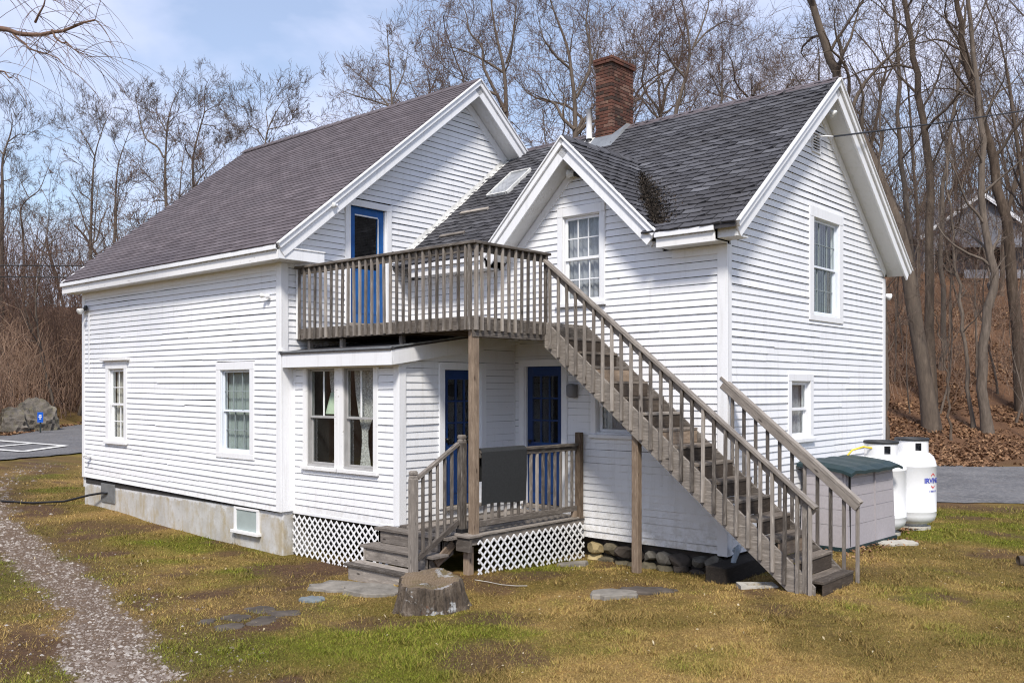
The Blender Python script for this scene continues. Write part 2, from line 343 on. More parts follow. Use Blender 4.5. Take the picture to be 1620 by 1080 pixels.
def tubes(paths, sides=6):
    """paths: list of (pts Nx3, radii N). one mesh of tubes, built in batches of equal length"""
    VV = []; FF = []; o = 0; groups = {}
    ang = np.arange(sides) * 2 * math.pi / sides; ca = np.cos(ang); sa = np.sin(ang)
    for P, R in paths: groups.setdefault(len(P), []).append((P, R))
    for n, lst in groups.items():
        P = np.array([p for p, _ in lst], float); R = np.array([np.broadcast_to(np.asarray(r, float), (n,)) for _, r in lst]); m = len(lst)
        T = np.empty_like(P); T[:, 1:-1] = P[:, 2:] - P[:, :-2]; T[:, 0] = P[:, 1] - P[:, 0]; T[:, -1] = P[:, -1] - P[:, -2]
        T /= np.linalg.norm(T, axis=2)[..., None] + 1e-9
        ref = np.eye(3)[np.argmin(np.abs(T.mean(1)), axis=1)][:, None, :]
        A = np.cross(T, np.broadcast_to(ref, T.shape)); A /= np.linalg.norm(A, axis=2)[..., None] + 1e-9; B = np.cross(T, A)
        V = P[:, :, None] + R[:, :, None, None] * (A[:, :, None] * ca[None, None, :, None] + B[:, :, None] * sa[None, None, :, None])
        VV.append(V.reshape(-1, 3))
        b = (np.arange(m) * n * sides)[:, None, None]; i = (np.arange(n - 1) * sides)[None, :, None]; j = np.arange(sides)[None, None]; j2 = (j + 1) % sides
        FF.append((np.stack([b + i + j, b + i + j2, b + i + sides + j2, b + i + sides + j], -1).reshape(-1, 4)) + o); o += m * n * sides
    return np.concatenate(VV), np.concatenate(FF)
def tube_obj(name, pts, r, mat, parent=None, sides=8):
    V, F = tubes([(pts, r)], sides); F = F.tolist(); n = len(pts)
    F.append(list(range(sides))); F.append(list(range((n - 1) * sides, n * sides))[::-1])
    return mobj(name, V, F, mat, parent, True)
def lathe(prof, n=24, c=(0, 0, 0)):
    V = []; F = []
    for r, z in prof:
        for k in range(n): V.append((c[0] + r * math.cos(2 * math.pi * k / n), c[1] + r * math.sin(2 * math.pi * k / n), c[2] + z))
    for i in range(len(prof) - 1):
        for k in range(n): F.append([i * n + k, i * n + (k + 1) % n, (i + 1) * n + (k + 1) % n, (i + 1) * n + k])
    F.append(list(range(n))[::-1]); F.append([(len(prof) - 1) * n + k for k in range(n)])
    return V, F
def prism(poly, z0, z1):
    n = len(poly); V = [(x, y, z0) for x, y in poly] + [(x, y, z1) for x, y in poly]
    a = sum(poly[i][0] * poly[(i + 1) % n][1] - poly[(i + 1) % n][0] * poly[i][1] for i in range(n))
    F = [[i, (i + 1) % n, n + (i + 1) % n, n + i] for i in range(n)] + [list(range(n))[::-1], list(range(n, 2 * n))]
    if a < 0: F = [f[::-1] for f in F]
    return V, F
def extr(name, prof, axis, a0, a1, mat, parent):
    """profile [(h, z)] extruded along axis 'x' or 'y' from a0 to a1"""
    n = len(prof); V = []
    for a in (a0, a1):
        for h, z in prof: V.append((a, h, z) if axis == 'x' else (h, a, z))
    F = [[i, (i + 1) % n, n + (i + 1) % n, n + i] for i in range(n)] + [list(range(n))[::-1], list(range(n, 2 * n))]
    me_o = mobj(name, V, F, mat, parent)
    import bmesh
    bm = bmesh.new(); bm.from_mesh(me_o.data); bmesh.ops.recalc_face_normals(bm, faces=bm.faces); bm.to_mesh(me_o.data); bm.free()
    return me_o

# ------------------------------------------------------------------ ground
CTRL = np.array([(0, 0, -.68), (-7.2, 0, -.475), (1.4, .1, -.72), (2.4, -.6, -.64), (4, .2, -.50), (3.95, 2.6, -.60), (4.8, 2.62, -.62), (5.6, 2.62, -.60), (6.2, 2.6, -.56), (5.4, 1.7, -.47), (7.6, 1.7, -.41), (8, 2.6, -.41), (7, 5, -.44), (7, 8, -.44), (4.5, -1, -.61),
  (8, -4, -.62), (3, -5, -.66), (-2.5, -2.5, -.62), (12, 0, -.52), (10, 6, -.47), (-12, 0, -.55), (-20, 4, -.5), (4, 14, -.5), (6, -8, -.65), (14, -6, -.6), (-8, 9, -.5), (0, 12, -.5), (9, 1, -.47), (-6, -6, -.62)])
def hill_start(s): return np.interp(s, [-60, -30, -15, 0, 6, 9, 13, 16, 40], [84, 72, 62, 48, 40, 34, 29.6, 28.8, 27])
def ground_h(x, y):
    x = np.asarray(x, float); y = np.asarray(y, float); shp = x.shape; xf = x.ravel(); yf = y.ravel()
    d2 = (xf[:, None] - CTRL[None, :, 0]) ** 2 + (yf[:, None] - CTRL[None, :, 1]) ** 2 + .15
    wt = 1 / d2 ** 1.6; far = 1 / (14.0 ** 2) ** 1.6
    z = ((wt * CTRL[None, :, 2]).sum(1) + far * -.5) / (wt.sum(1) + far)
    z = z + .035 * (fbm(xf * .9, yf * .9, 3) - .5)
    dx = xf - CAM[0]; dy = yf - CAM[1]; s = dx * RT[0] + dy * RT[1]; w = dx * FW[0] + dy * FW[1]
    hs = np.clip(w - hill_start(s), 0, None); rise = .33 * (np.sqrt(hs * hs + 9) - 3)
    rise = np.where(rise > 11, 11 + 6 * (1 - np.exp(-(rise - 11) / 6)), rise)
    d1 = np.clip((xf + 40.6) * -.586 + (yf - 10) * -.81 - 1.0, 0, None); r2 = 5.5 * (1 - np.exp(-.14 * d1))
    h = np.maximum(rise, r2); z = z + h + np.clip(h, 0, 1) * .8 * (fbm(xf * .22, yf * .22, 3) - .5)
    return z.reshape(shp)
def gh(x, y): return float(ground_h(np.array([x]), np.array([y]))[0])
# the gravel track: centre line points and half widths
PATH = np.array([(-19.5, 4.3, .8), (-15.5, 1.6, .45), (-12.0, -.1, .35), (-9.1, -1.1, .38), (-5.6, -2.15, .45), (-2.5, -2.8, .50), (0, -3.15, .50), (1.6, -3.6, .50), (4.3, -4.6, .60), (6.6, -5.9, .7), (9, -8, .8)])
def path_d(x, y):
    """distance to the centre line divided by the half width there"""
    best = np.full(np.shape(x), 9.)
    for (x0, y0, a0), (x1, y1, a1) in zip(PATH[:-1], PATH[1:]):
        ex, ey = x1 - x0, y1 - y0; t = np.clip(((x - x0) * ex + (y - y0) * ey) / (ex * ex + ey * ey), 0, 1)
        best = np.minimum(best, np.hypot(x - x0 - t * ex, y - y0 - t * ey) / (a0 + t * (a1 - a0)))
    return best
def blob(x, y, cx, cy, r): return np.exp(-((x - cx) ** 2 + (y - cy) ** 2) / (r * r))
def masks(x, y):
    n1 = fbm(x * .55 + 3, y * .55 + 9, 4); n2 = fbm(x * 1.6 + 40, y * 1.6 + 2, 4); n3 = fbm(x * .9 + 80, y * .9 + 60, 3)
    pd = path_d(x, y) + 1.2 * (n2 - .5) + .5 * (n3 - .5)
    gravel = sstep(1.0, .45, pd) * (.25 + .75 * sstep(-13, -5, x)); edge = sstep(3.0, 1.2, pd) * (1 - gravel)
    green = sstep(.38, .62, n1 * .6 + n2 * .4 + .11 * blob(x, y, 5.6, -2.0, 1.9) + .10 * blob(x, y, -1, -1.2, 2.6) + .09 * blob(x, y, 7.4, .3, 2.0) + .08 * blob(x, y, 8.8, 1.5, 1.6)
                  - .16 * blob(x, y, 10.3, -1.5, 3.2) - .12 * blob(x, y, 10.5, 3, 3.0) - .10 * blob(x, y, 8.5, -2.2, 1.6) - .14 * blob(x, y, -8, -.5, 3.5) - .12 * blob(x, y, 8.8, 4.5, 2.2) - .05)
    tan = sstep(.42, .66, n3 * .6 + n2 * .4 + .06 * blob(x, y, 9, -2, 2.5))
    dirt = np.clip(sstep(.54, .70, fbm(x * 1.1 + 11, y * 1.1 + 5, 4)) * .8 + .75 * blob(x, y, 6.0, 1.0, .55) + .8 * blob(x, y, 1.3, -.1, .7) + .5 * blob(x, y, 7.4, 3.6, .8) + .6 * blob(x, y, 9.3, 5.6, .5) + .8 * blob(x, y, 3.3, -2.5, .7) + .5 * edge + .5 * blob(x, y, 2.3, -1.5, .7), 0, 1)
    return gravel, dirt, green, tan
C_GREEN = np.array([.104, .120, .010]); C_TAN = np.array([.290, .192, .074]); C_OLIVE = np.array([.165, .124, .034]); C_DIRT = np.array([.110, .068, .042]); C_GRAVEL = np.array([.165, .122, .092]); C_BANK = np.array([.150, .086, .052])
def ground_col(x, y):
    gravel, dirt, green, tan = masks(x, y)
    c = C_OLIVE + (C_TAN - C_OLIVE) * tan[..., None]; c = c + (C_GREEN - c) * (green * .85)[..., None]
    c = c + (C_DIRT - c) * dirt[..., None]; c = c + (C_GRAVEL - c) * gravel[..., None]
    dx = x - CAM[0]; dy = y - CAM[1]; s = dx * RT[0] + dy * RT[1]; w = dx * FW[0] + dy * FW[1]
    bank = np.maximum(sstep(-1.5, 1.0, w - hill_start(s)), sstep(0, 1.5, (x + 40.6) * -.586 + (y - 10) * -.81))
    bc = C_BANK * (.65 + .7 * fbm(x * .5, y * .5, 4))[..., None]
    return c + (bc - c) * bank[..., None]
def axis_pts(lo, hi, st, far, gr=1.11):
    m = list(np.arange(lo, hi, st)); s = st; a = [lo]; 
    while a[-1] > -far: s = min(s * gr, 25); a.append(a[-1] - s)
    s = st; b = [m[-1]]
    while b[-1] < far: s = min(s * gr, 25); b.append(b[-1] + s)
    return np.array(a[:0:-1] + m + b[1:])
gx = axis_pts(-9, 12.5, .12, 900); gy = axis_pts(-7.5, 9, .12, 900)
GX, GY = np.meshgrid(gx, gy, indexing='ij'); GZ = ground_h(GX, GY)
ni, nj = GX.shape; I, J = np.meshgrid(np.arange(ni - 1), np.arange(nj - 1), indexing='ij'); q = I * nj + J
gc = ground_col(GX, GY); gc = np.concatenate([gc, np.ones(gc.shape[:2] + (1,))], -1)
g = mobj('ground', np.stack([GX, GY, GZ], -1).reshape(-1, 3), np.stack([q, q + nj, q + nj + 1, q + 1], -1).reshape(-1, 4), 'ground', None, True, {'col': ('FLOAT_COLOR', gc.reshape(-1, 4))}, centre=False)
tag(g, 'lawn and leafy slopes around the white farmhouse', 'ground', kind='structure')

def sheet(name, poly, mat, dz, label, cat, step=.8):
    """a paved area draped over the ground"""
    Q = []; rr = random.Random(len(poly))
    for (xa, ya), (xb, yb_) in zip(poly, poly[1:] + poly[:1]):
        n_ = max(1, int(math.hypot(xb - xa, yb_ - ya) / .5)); n_ = min(n_, 30)
        for i in range(n_): Q.append((xa + (xb - xa) * i / n_ + rr.gauss(0, .07), ya + (yb_ - ya) * i / n_ + rr.gauss(0, .07)))
    poly = Q
    P = np.array(poly, float); x0, y0 = P.min(0); x1, y1 = P.max(0)
    import bmesh
    bm = bmesh.new(); f = bm.faces.new([bm.verts.new((x, y, 0)) for x, y in poly])
    for ax, lo, hi in ((0, x0, x1), (1, y0, y1)):
        for v in np.arange(lo + step, hi, step):
            no = (1, 0, 0) if ax == 0 else (0, 1, 0); co = (v, 0, 0) if ax == 0 else (0, v, 0)
            bmesh.ops.bisect_plane(bm, geom=bm.verts[:] + bm.edges[:] + bm.faces[:], plane_co=co, plane_no=no)
    xy = np.array([v.co[:2] for v in bm.verts]); z = ground_h(xy[:, 0], xy[:, 1]) + dz
    for v, zz in zip(bm.verts, z): v.co.z = zz
    bmesh.ops.recalc_face_normals(bm, faces=bm.faces)
    me = bpy.data.meshes.new(name); bm.to_mesh(me); bm.free(); me.materials.append(MATS[mat])
    if me.polygons[0].normal.z < 0: me.flip_normals()
    return tag(link(bpy.data.objects.new(name, me)), label, cat, kind='structure')
sheet('road', [(-20.6, 2.2), (-22.4, 6.0), (-23.0, 9), (-29, 19), (-52, 45), (-75, 62), (-90, 50), (-55.2, 20.5), (-40.6, 10), (-28, .9), (-20, -4.9)], 'asphalt', .05, 'asphalt road and parking area at the left of the house', 'road', 2.0)
sheet('driveway', [(-14, 27.5), (-2, 25.6), (.5, 24.6), (2.8, 22.4), (5.3, 23.7), (12, 27), (30, 36), (40, 26), (20, 19.5), (9.5, 14.2), (7.5, 13.2), (5.9, 12.2), (0, 12.6), (-14, 17)], 'asphalt', .015, 'worn grey driveway passing behind the house below the leafy bank', 'driveway', 1.2)
def strip(p, q, wid, dz=.08):
    p = np.array(p); q = np.array(q); d = (q - p) / np.linalg.norm(q - p); n = np.array([-d[1], d[0]]) * wid / 2; r = []
    for a in (p + n, p - n, q - n, q + n): r.append((a[0], a[1], gh(*a) + dz))
    return r
def paint_line(p, q, wid=.35):
    o = mobj('parking_line', strip(p, q, wid), [[0, 1, 2, 3]], 'road_paint'); 
    if o.data.polygons[0].normal.z < 0: o.data.flip_normals()
    return tag(o, kind='structure')
for p, q in (((-36.5, 7.3), (-27.1, 7.8)), ((-27.1, 7.8), (-24.6, 5.25)), ((-24.6, 5.25), (-30, 4.6)), ((-29.9, 7.6), (-28.0, 4.8)), ((-33.2, 7.5), (-31.6, 4.5))): paint_line(p, q)

# ------------------------------------------------------------------ the house
H = empty('farmhouse', (0, 0, gh(0, 0)), 'white clapboard farmhouse with two gabled wings, blue doors and brick chimney', 'house')
YW, WWD, XW = 2.681, 5.852, 6.275; YW2 = YW + WWD; YR = YW + WWD / 2
LM, YM = 7.12, 8.23; YA = 4.117; LS, YS = 2.525, .221
class Plane:
    def __init__(s, ax, val): s.ax = ax; s.val = val
    def pt(s, u, z, n): return (u, s.val - n, z) if s.ax == 'y' else (s.val + n, u, z)
PL = Plane('y', 0.); PM = Plane('x', 0.); PS = Plane('y', YS); PSB = Plane('x', LS); PW = Plane('y', YW); PG = Plane('x', XW)
def pbox(name, pl, u0, u1, z0, z1, n0, n1, mat, parent, b=None):
    A = pl.pt(u0, z0, n0); B = pl.pt(u1, z1, n1)
    return bx(name, min(A[0], B[0]), max(A[0], B[0]), min(A[1], B[1]), max(A[1], B[1]), z0, z1, mat, parent, b)
CLAP = []; SHING = []
def wall(pl, u0, u1, zb, top, openings, brk=(), ex=.101, warp=None, jitter=1.0):
    """backing wall with real openings plus the list of its clapboards. top(u) gives the eave or rake height"""
    xs = sorted(set([u0, u1, *brk] + [o[i] for o in openings for i in (0, 1)])); xs = [x for x in xs if u0 <= x <= u1]
    V = []; F = []
    def quad(a, b, za0, za1, zb0, zb1):
        i = len(V); V.extend([pl.pt(a, za0, -.012), pl.pt(b, zb0, -.012), pl.pt(b, zb1, -.012), pl.pt(a, za1, -.012)]); f = [i, i + 1, i + 2, i + 3]
        F.append(f)
    for a, b in zip(xs[:-1], xs[1:]):
        m = (a + b) / 2; cuts = sorted([(o[2], o[3]) for o in openings if o[0] < m < o[1]]); z = zb - .02
        for c0, c1 in cuts:
            quad(a, b, z, c0, z, c0); z = c1
        quad(a, b, z, max(top(a), z), z, max(top(b), z))
    W = mobj('wall', V, F, 'sheathing', H)
    row = 0; z = zb; zmax = max(top(x) for x in np.linspace(u0, u1, 60)); rs = random.Random(int(pl.val * 1000) + 5)
    while z < zmax - .02:
        z1 = z + ex - .0035
        grid = np.linspace(u0, u1, 200); ok = np.array([top(x) > z + .03 for x in grid])
        if ok.any():
            a = grid[ok][0]; b = grid[ok][-1]
            iv = [(a, b, z, z1)]
            for (o0, o1, oz0, oz1) in openings:
                nw = []
                for (p, q_, s0, s1) in iv:
                    if oz0 >= s1 - .004 or oz1 <= s0 + .004 or o1 <= p or o0 >= q_: nw.append((p, q_, s0, s1)); continue
                    if p < o0: nw.append((p, o0, s0, s1))
                    if q_ > o1: nw.append((o1, q_, s0, s1))
                    m0, m1 = max(p, o0), min(q_, o1)
                    if oz0 - s0 > .02: nw.append((m0, m1, s0, oz0))
                    if s1 - oz1 > .03: nw.append((m0, m1, oz1, s1))
                iv = nw
            cut = []
            for (p, q_, s0, s1) in iv:
                while q_ - p > 2.6 and rs.random() < .75:
                    c_ = p + rs.uniform(.9, min(3.6, q_ - p - .7)); cut.append((p, c_ - .0015, s0, s1)); p = c_ + .0015
                cut.append((p, q_, s0, s1))
            iv = cut
            for (p, q_, s0, s1) in iv:
                if q_ - p < .02: continue
                ns = max(1, int((q_ - p) / 1.2)); us = np.linspace(p, q_, ns + 1)
                def lim(u, zz): return min(zz, max(top(u), s0 + .004))
                # taper the ends under a sloping rake
                top_us = us.copy()
                if top(p) < s1:
                    t = [u for u in np.linspace(p, q_, 80) if top(u) >= s1]
                    if t: top_us[0] = t[0]
                if top(q_) < s1:
                    t = [u for u in np.linspace(p, q_, 80) if top(u) >= s1]
                    if t: top_us[-1] = t[-1]
                j = lambda k_: rs.gauss(0, .0030 * jitter)
                Vb = []; off = rs.gauss(0, .0012); js = [j(0) for _ in us]
                th = .0165 + abs(rs.gauss(0, .003)) * jitter
                for i, (u, tu) in enumerate(zip(us, top_us)):
                    dz = warp(u, s0) if warp else 0; dz1 = warp(tu, s1) if warp else 0
                    Vb += [pl.pt(u, s0 + js[i] + dz + .012, -.01), pl.pt(u, s0 + js[i] + dz, th + off), pl.pt(tu, lim(tu, s1) + dz1, .0035), pl.pt(tu, lim(tu, s1) + dz1, -.01)]
                Fb = []
                for i in range(ns):
                    a4 = i * 4; b4 = a4 + 4
                    Fb += [[a4, b4, b4 + 1, a4 + 1], [a4 + 1, b4 + 1, b4 + 2, a4 + 2], [a4 + 2, b4 + 2, b4 + 3, a4 + 3]]
                e = ns * 4; Fb += [[0, 1, 2, 3], [e + 3, e + 2, e + 1, e]]
                if pl.ax == 'y': pass
                CLAP.append((Vb, Fb, rs.random(), W))
        z += ex; row += 1
    return W
def window(pl, u0, u1, z0, z1, cas=.10, casm='white_trim', frm='white_trim', grid=(3, 2), sill=True, head=None, curtain=None, csides=None, lower_grid=None, deep=.05, blind=False, sashw=.045, mw_=.009, mm=None):
    """u0..z1 is the clear opening; casing outside it; two sashes, lights, curtain. returns the wall opening"""
    wn = None
    pieces = [('casing', u0 - cas, u0, z0 - .02, z1, 0, .03), ('casing', u1, u1 + cas, z0 - .02, z1, 0, .03)]
    wn = empty('window', pl.pt((u0 + u1) / 2, z0, 0), parent=H)
    for n, a, b, c, d, n0, n1 in pieces: pbox(n, pl, a, b, c, d, n0, n1, casm, wn)
    pbox('casing', pl, u0 - cas, u1 + cas, z1, z1 + (head or cas), 0, .032, casm, wn)
    if sill: pbox('sill', pl, u0 - cas - .02, u1 + cas + .02, z0 - .075, z0 - .02, 0, .065, casm, wn)
    else: pbox('casing', pl, u0 - cas, u1 + cas, z0 - .11, z0 - .02, 0, .032, casm, wn)
    # jambs
    for a, b in ((u0 - .02, u0 + .012), (u1 - .012, u1 + .02)): pbox('jamb', pl, a, b, z0 - .02, z1 + .01, -.12, .004, frm, wn)
    pbox('jamb', pl, u0, u1, z1 - .012, z1 + .015, -.12, .004, frm, wn); pbox('jamb', pl, u0, u1, z0 - .02, z0 + .012, -.12, .012, frm, wn)
    zm = (z0 + z1) / 2; s = sashw
    for (a, b, dep, gr) in ((zm - .02, z1 - .012, -.035, grid), (z0 + .012, zm + .02, -.065, lower_grid or grid)):
        A = u0 + .012; B = u1 - .012; t = .028
        pbox('sash', pl, A, A + s, a, b, dep - t, dep, frm, wn); pbox('sash', pl, B - s, B, a, b, dep - t, dep, frm, wn)
        pbox('sash', pl, A + s, B - s, a, a + s, dep - t, dep, frm, wn); pbox('sash', pl, A + s, B - s, b - s, b, dep - t, dep, frm, wn)
        nx, ny = gr; iu0, iu1, iz0, iz1 = A + s, B - s, a + s, b - s
        for i in range(1, nx):
            u = iu0 + (iu1 - iu0) * i / nx; pbox('muntin', pl, u - mw_, u + mw_, iz0, iz1, dep - .022, dep - .002, mm or frm, wn)
        for jx in range(1, ny):
            zz = iz0 + (iz1 - iz0) * jx / ny; pbox('muntin', pl, iu0, iu1, zz - mw_, zz + mw_, dep - .0225, dep - .0025, mm or frm, wn)
        for i in range(nx):
            for jx in range(ny):
                a0 = iu0 + (iu1 - iu0) * i / nx; a1 = iu0 + (iu1 - iu0) * (i + 1) / nx; c0 = iz0 + (iz1 - iz0) * jx / ny; c1 = iz0 + (iz1 - iz0) * (jx + 1) / ny
                pbox('pane', pl, a0, a1, c0, c1, dep - .015, dep - .011, 'glass', wn, b=.0003)
    if curtain:
        for (c0, c1, mat, amp, sweep) in curtain:
            n = 60; V = []; F = []
            for r in range(9):
                t = r / 8; zz = z1 - .02 - t * (z1 - z0 - .02)
                for i in range(n):
                    f = i / (n - 1); ua = u0 + (u1 - u0) * c0; ub = u0 + (u1 - u0) * c1
                    if sweep: # gathered to one side lower down
                        tie, pos = .66, u0 + (u1 - u0) * sweep; kx = (min(1, t / tie)) ** 1.8 if t < tie else max(.55, 1 - .9 * (t - tie))
                        ua = ua + (pos - .05 * (u1 - u0) - ua) * kx; ub = ub + (pos + .09 * (u1 - u0) - ub) * kx
                    u = ua + (ub - ua) * f
                    V.append(pl.pt(u, zz, -.15 + amp * .7 * math.sin(f * 47 + 1.3 * math.sin(f * 5))))
            for r in range(8):
                for i in range(n - 1): F.append([r * n + i, (r + 1) * n + i, (r + 1) * n + i + 1, r * n + i + 1])
            mobj('curtain', V, F, mat, wn, True)
    if blind:
        nb = 14
        for i in range(nb):
            a = u0 + (u1 - u0) * i / nb
            V = [pl.pt(a, z0, -.14), pl.pt(a + (u1 - u0) / nb * 1.1, z0, -.165), pl.pt(a + (u1 - u0) / nb * 1.1, z1, -.165), pl.pt(a, z1, -.14)]
            mobj('blind', V, [[0, 1, 2, 3]], blind, wn)
    # the dark room just behind
    D = .75; V = [pl.pt(u, z, n) for n in (-.13, -D) for u, z in ((u0 - .06, z0 - .06), (u1 + .06, z0 - .06), (u1 + .06, z1 + .06), (u0 - .06, z1 + .06))]
    mobj('room', V, [[4, 5, 6, 7], [0, 1, 5, 4], [1, 2, 6, 5], [2, 3, 7, 6], [3, 0, 4, 7]], 'interior_dark', wn)
    return (u0 - cas, u1 + cas, z0 - (.075 if sill else .11), z1 + (head or cas)), (u0 - .02, u1 + .02, z0 - .02, z1 + .015)
def door(pl, u0, u1, z0, z1, mat, cas=.11, glass=(.16, .84, .45, .93), panes=(1, 1), lower='panel'):
    d = empty('door', pl.pt((u0 + u1) / 2, z0, 0), parent=H)
    pbox('casing', pl, u0 - cas, u0, z0 - .02, z1, 0, .034, 'white_trim', d); pbox('casing', pl, u1, u1 + cas, z0 - .02, z1, 0, .034, 'white_trim', d)
    pbox('casing', pl, u0 - cas, u1 + cas, z1, z1 + cas, 0, .036, 'white_trim', d); pbox('threshold', pl, u0 - .03, u1 + .03, z0 - .05, z0, -.05, .06, 'weathered_wood', d)
    for a, b in ((u0 - .015, u0 + .02), (u1 - .02, u1 + .015)): pbox('jamb', pl, a, b, z0, z1, -.10, .005, 'white_trim', d)
    w = u1 - u0; h = z1 - z0; g0, g1, h0, h1 = u0 + w * glass[0], u0 + w * glass[1], z0 + h * glass[2], z0 + h * glass[3]
    A, B = u0 + .022, u1 - .022
    for a, b, c, e in ((A, g0, z0 + .01, z1), (g1, B, z0 + .01, z1), (g0, g1, h1, z1), (g0, g1, z0 + .01, h0)): pbox('leaf', pl, a, b, c, e, -.075, -.035, mat, d)
    nx, ny = panes
    for i in range(1, nx): u = g0 + (g1 - g0) * i / nx; pbox('muntin', pl, u - .012, u + .012, h0, h1, -.066, -.037, mat, d)
    for i in range(1, ny): zz = h0 + (h1 - h0) * i / ny; pbox('muntin', pl, g0, g1, zz - .012, zz + .012, -.067, -.038, mat, d)
    for i in range(nx):
        for jx in range(ny): pbox('pane', pl, g0 + (g1 - g0) * i / nx, g0 + (g1 - g0) * (i + 1) / nx, h0 + (h1 - h0) * jx / ny, h0 + (h1 - h0) * (jx + 1) / ny, -.06, -.055, 'glass', d, b=.0003)
    for a, b in ((.16, .47), (.53, .84)): pbox('panel', pl, u0 + w * a, u0 + w * b, z0 + h * .09, z0 + h * .37, -.036, -.026, mat, d, b=.004)
    k0 = pl.pt(u0 + .09, z0 + .95, -.01); V, F = lathe([(.012, 0), (.012, .02), (.03, .03), (.034, .05), (.02, .065)], 12)
    o = mobj('knob', V, F, 'black_plastic', d, True); o.matrix_basis = Matrix.Translation(k0); WM[o] = o.matrix_basis
    D = .5; V = [pl.pt(u, z, n) for n in (-.08, -D) for u, z in ((u0, z0), (u1, z0), (u1, z1), (u0, z1))]
    mobj('room', V, [[4, 5, 6, 7], [0, 1, 5, 4], [1, 2, 6, 5], [2, 3, 7, 6], [3, 0, 4, 7]], 'interior_dark', d)
    return (u0 - cas, u1 + cas, z0 - .02, z1 + cas), (u0 - .015, u1 + .015, z0, z1)

# -- openings, then the walls round them
oL1 = window(PL, -5.93, -5.27, .92, 2.33, cas=.12, head=.16, grid=(2, 2), curtain=[(0, 1, 'curtain_warm', .012, 0)])
oL2 = window(PL, -1.76, -.86, .885, 2.25, cas=.13, frm='vinyl_frame', grid=(3, 2), sill=False, blind='blind_green', sashw=.030, mw_=.005, mm='grid_pale')
pbox('drip_cap', PL, -6.16, -5.04, 2.49, 2.545, 0, .10, 'peeling_trim', H)
oS1 = window(PS, .385, 1.085, .76, 2.245, cas=.10, casm='peeling_trim', frm='storm_frame', sashw=.032, mm='white_trim', mw_=.012, grid=(2, 1), lower_grid=(1, 1), curtain=[(.50, 1, 'lace', .012, .97)])
oS2 = window(PS, 1.285, 1.985, .76, 2.245, cas=.10, casm='peeling_trim', frm='storm_frame', sashw=.032, mm='white_trim', mw_=.012, grid=(2, 1), lower_grid=(1, 1), curtain=[(0.08, .98, 'lace', .014, .42)])
oD1 = door(PSB, 1.085, 1.86, .19, 2.215, 'dark_blue_paint', panes=(3, 3))
oD2 = door(PW, 2.735, 3.49, .12, 2.285, 'dark_blue_paint', panes=(3, 3))
oW1 = window(PW, 4.14, 4.80, 1.28, 2.10, cas=.09, grid=(1, 1), curtain=[(0, 1, 'curtain_grey', .015, 0)])
oW2 = window(PW, 3.51, 4.205, 3.25, 4.555, cas=.10, head=.14, grid=(3, 2), curtain=[(0, 1, 'curtain_grey', .020, 0)])
oG1 = window(PG, 5.43, 6.43, 3.11, 4.61, cas=.16, frm='vinyl_frame', grid=(3, 2), sill=False, blind='blind_green', sashw=.035, mw_=.005, mm='grid_pale')
oG2 = window(PG, 4.63, 5.30, 1.20, 2.05, cas=.11, grid=(1, 1), curtain=[(0, 1, 'curtain_grey', .02, 0)])
oU = door(PM, 1.345, 2.135, 3.04, 5.02, 'blue_paint', glass=(.17, .80, .47, .925))
pbox('glazing_bead', PM, 1.345 + .79 * .17, 1.345 + .79 * .80, 3.04 + 1.98 * .925, 3.04 + 1.98 * .925 + .022, -.036, -.030, 'peeling_trim', H); pbox('glazing_bead', PM, 1.345 + .79 * .80, 1.345 + .79 * .80 + .02, 3.04 + 1.98 * .50, 3.04 + 1.98 * .925, -.036, -.0305, 'peeling_trim', H)
sl = .8090
topL = lambda u: 3.92
def top_main(u): return min(7.752 - sl * abs(u - YA) - .30, 9)
def top_wingf(u): return max(3.87, 5.681 - .972 * abs(u - 3.793) - .30) if 2.15 < u < 5.43 else 3.87
def top_wingg(u): return 6.743 - .8006 * abs(u - YR) - .28
wall(PL, -LM + .09, -.10, 0, topL, [oL1[0], oL2[0]], warp=lambda u, z: -.0162 * u * max(0, 1 - z / 3.9), jitter=1.6)
wall(PM, .10, YM - .1, 0, top_main, [oU[0]], brk=(YA,), jitter=1.2)
wall(PS, .06, LS - .10, .01, lambda u: 2.36, [(oS1[0][0], oS2[0][1], oS1[0][2], oS1[0][3])], jitter=.8)
wall(PSB, YS + .10, YW - .02, .01, lambda u: 2.40 + .14 * (u - YS), [oD1[0]], jitter=.8)
wall(PW, 0, XW - .11, -.28, top_wingf, [oD2[0], oW1[0], oW2[0]], brk=(2.15, 2.3, 3.793, 5.3, 5.43))
wall(PG, YW + .09, YW2 - .09, -.29, top_wingg, [oG1[0], oG2[0], (5.37, 5.69, 5.62, 5.94)], brk=(YR,))
# far sides, plain (never seen from the yard)
mobj('wall', [(-LM, 0, -.1), (-LM, YM, -.1), (-LM, YM, 4.4), (-LM, YA, 7.6), (-LM, 0, 4.4)], [[0, 4, 3, 2, 1]], 'white_siding', H)
mobj('wall', [(-LM, YM, -.1), (0, YM, -.1), (0, YM, 4.4), (-LM, YM, 4.4)], [[0, 3, 2, 1]], 'white_siding', H)
mobj('wall', [(0, YW2, -.3), (XW, YW2, -.3), (XW, YW2, 4.2), (0, YW2, 4.2)], [[0, 3, 2, 1]], 'white_siding', H)
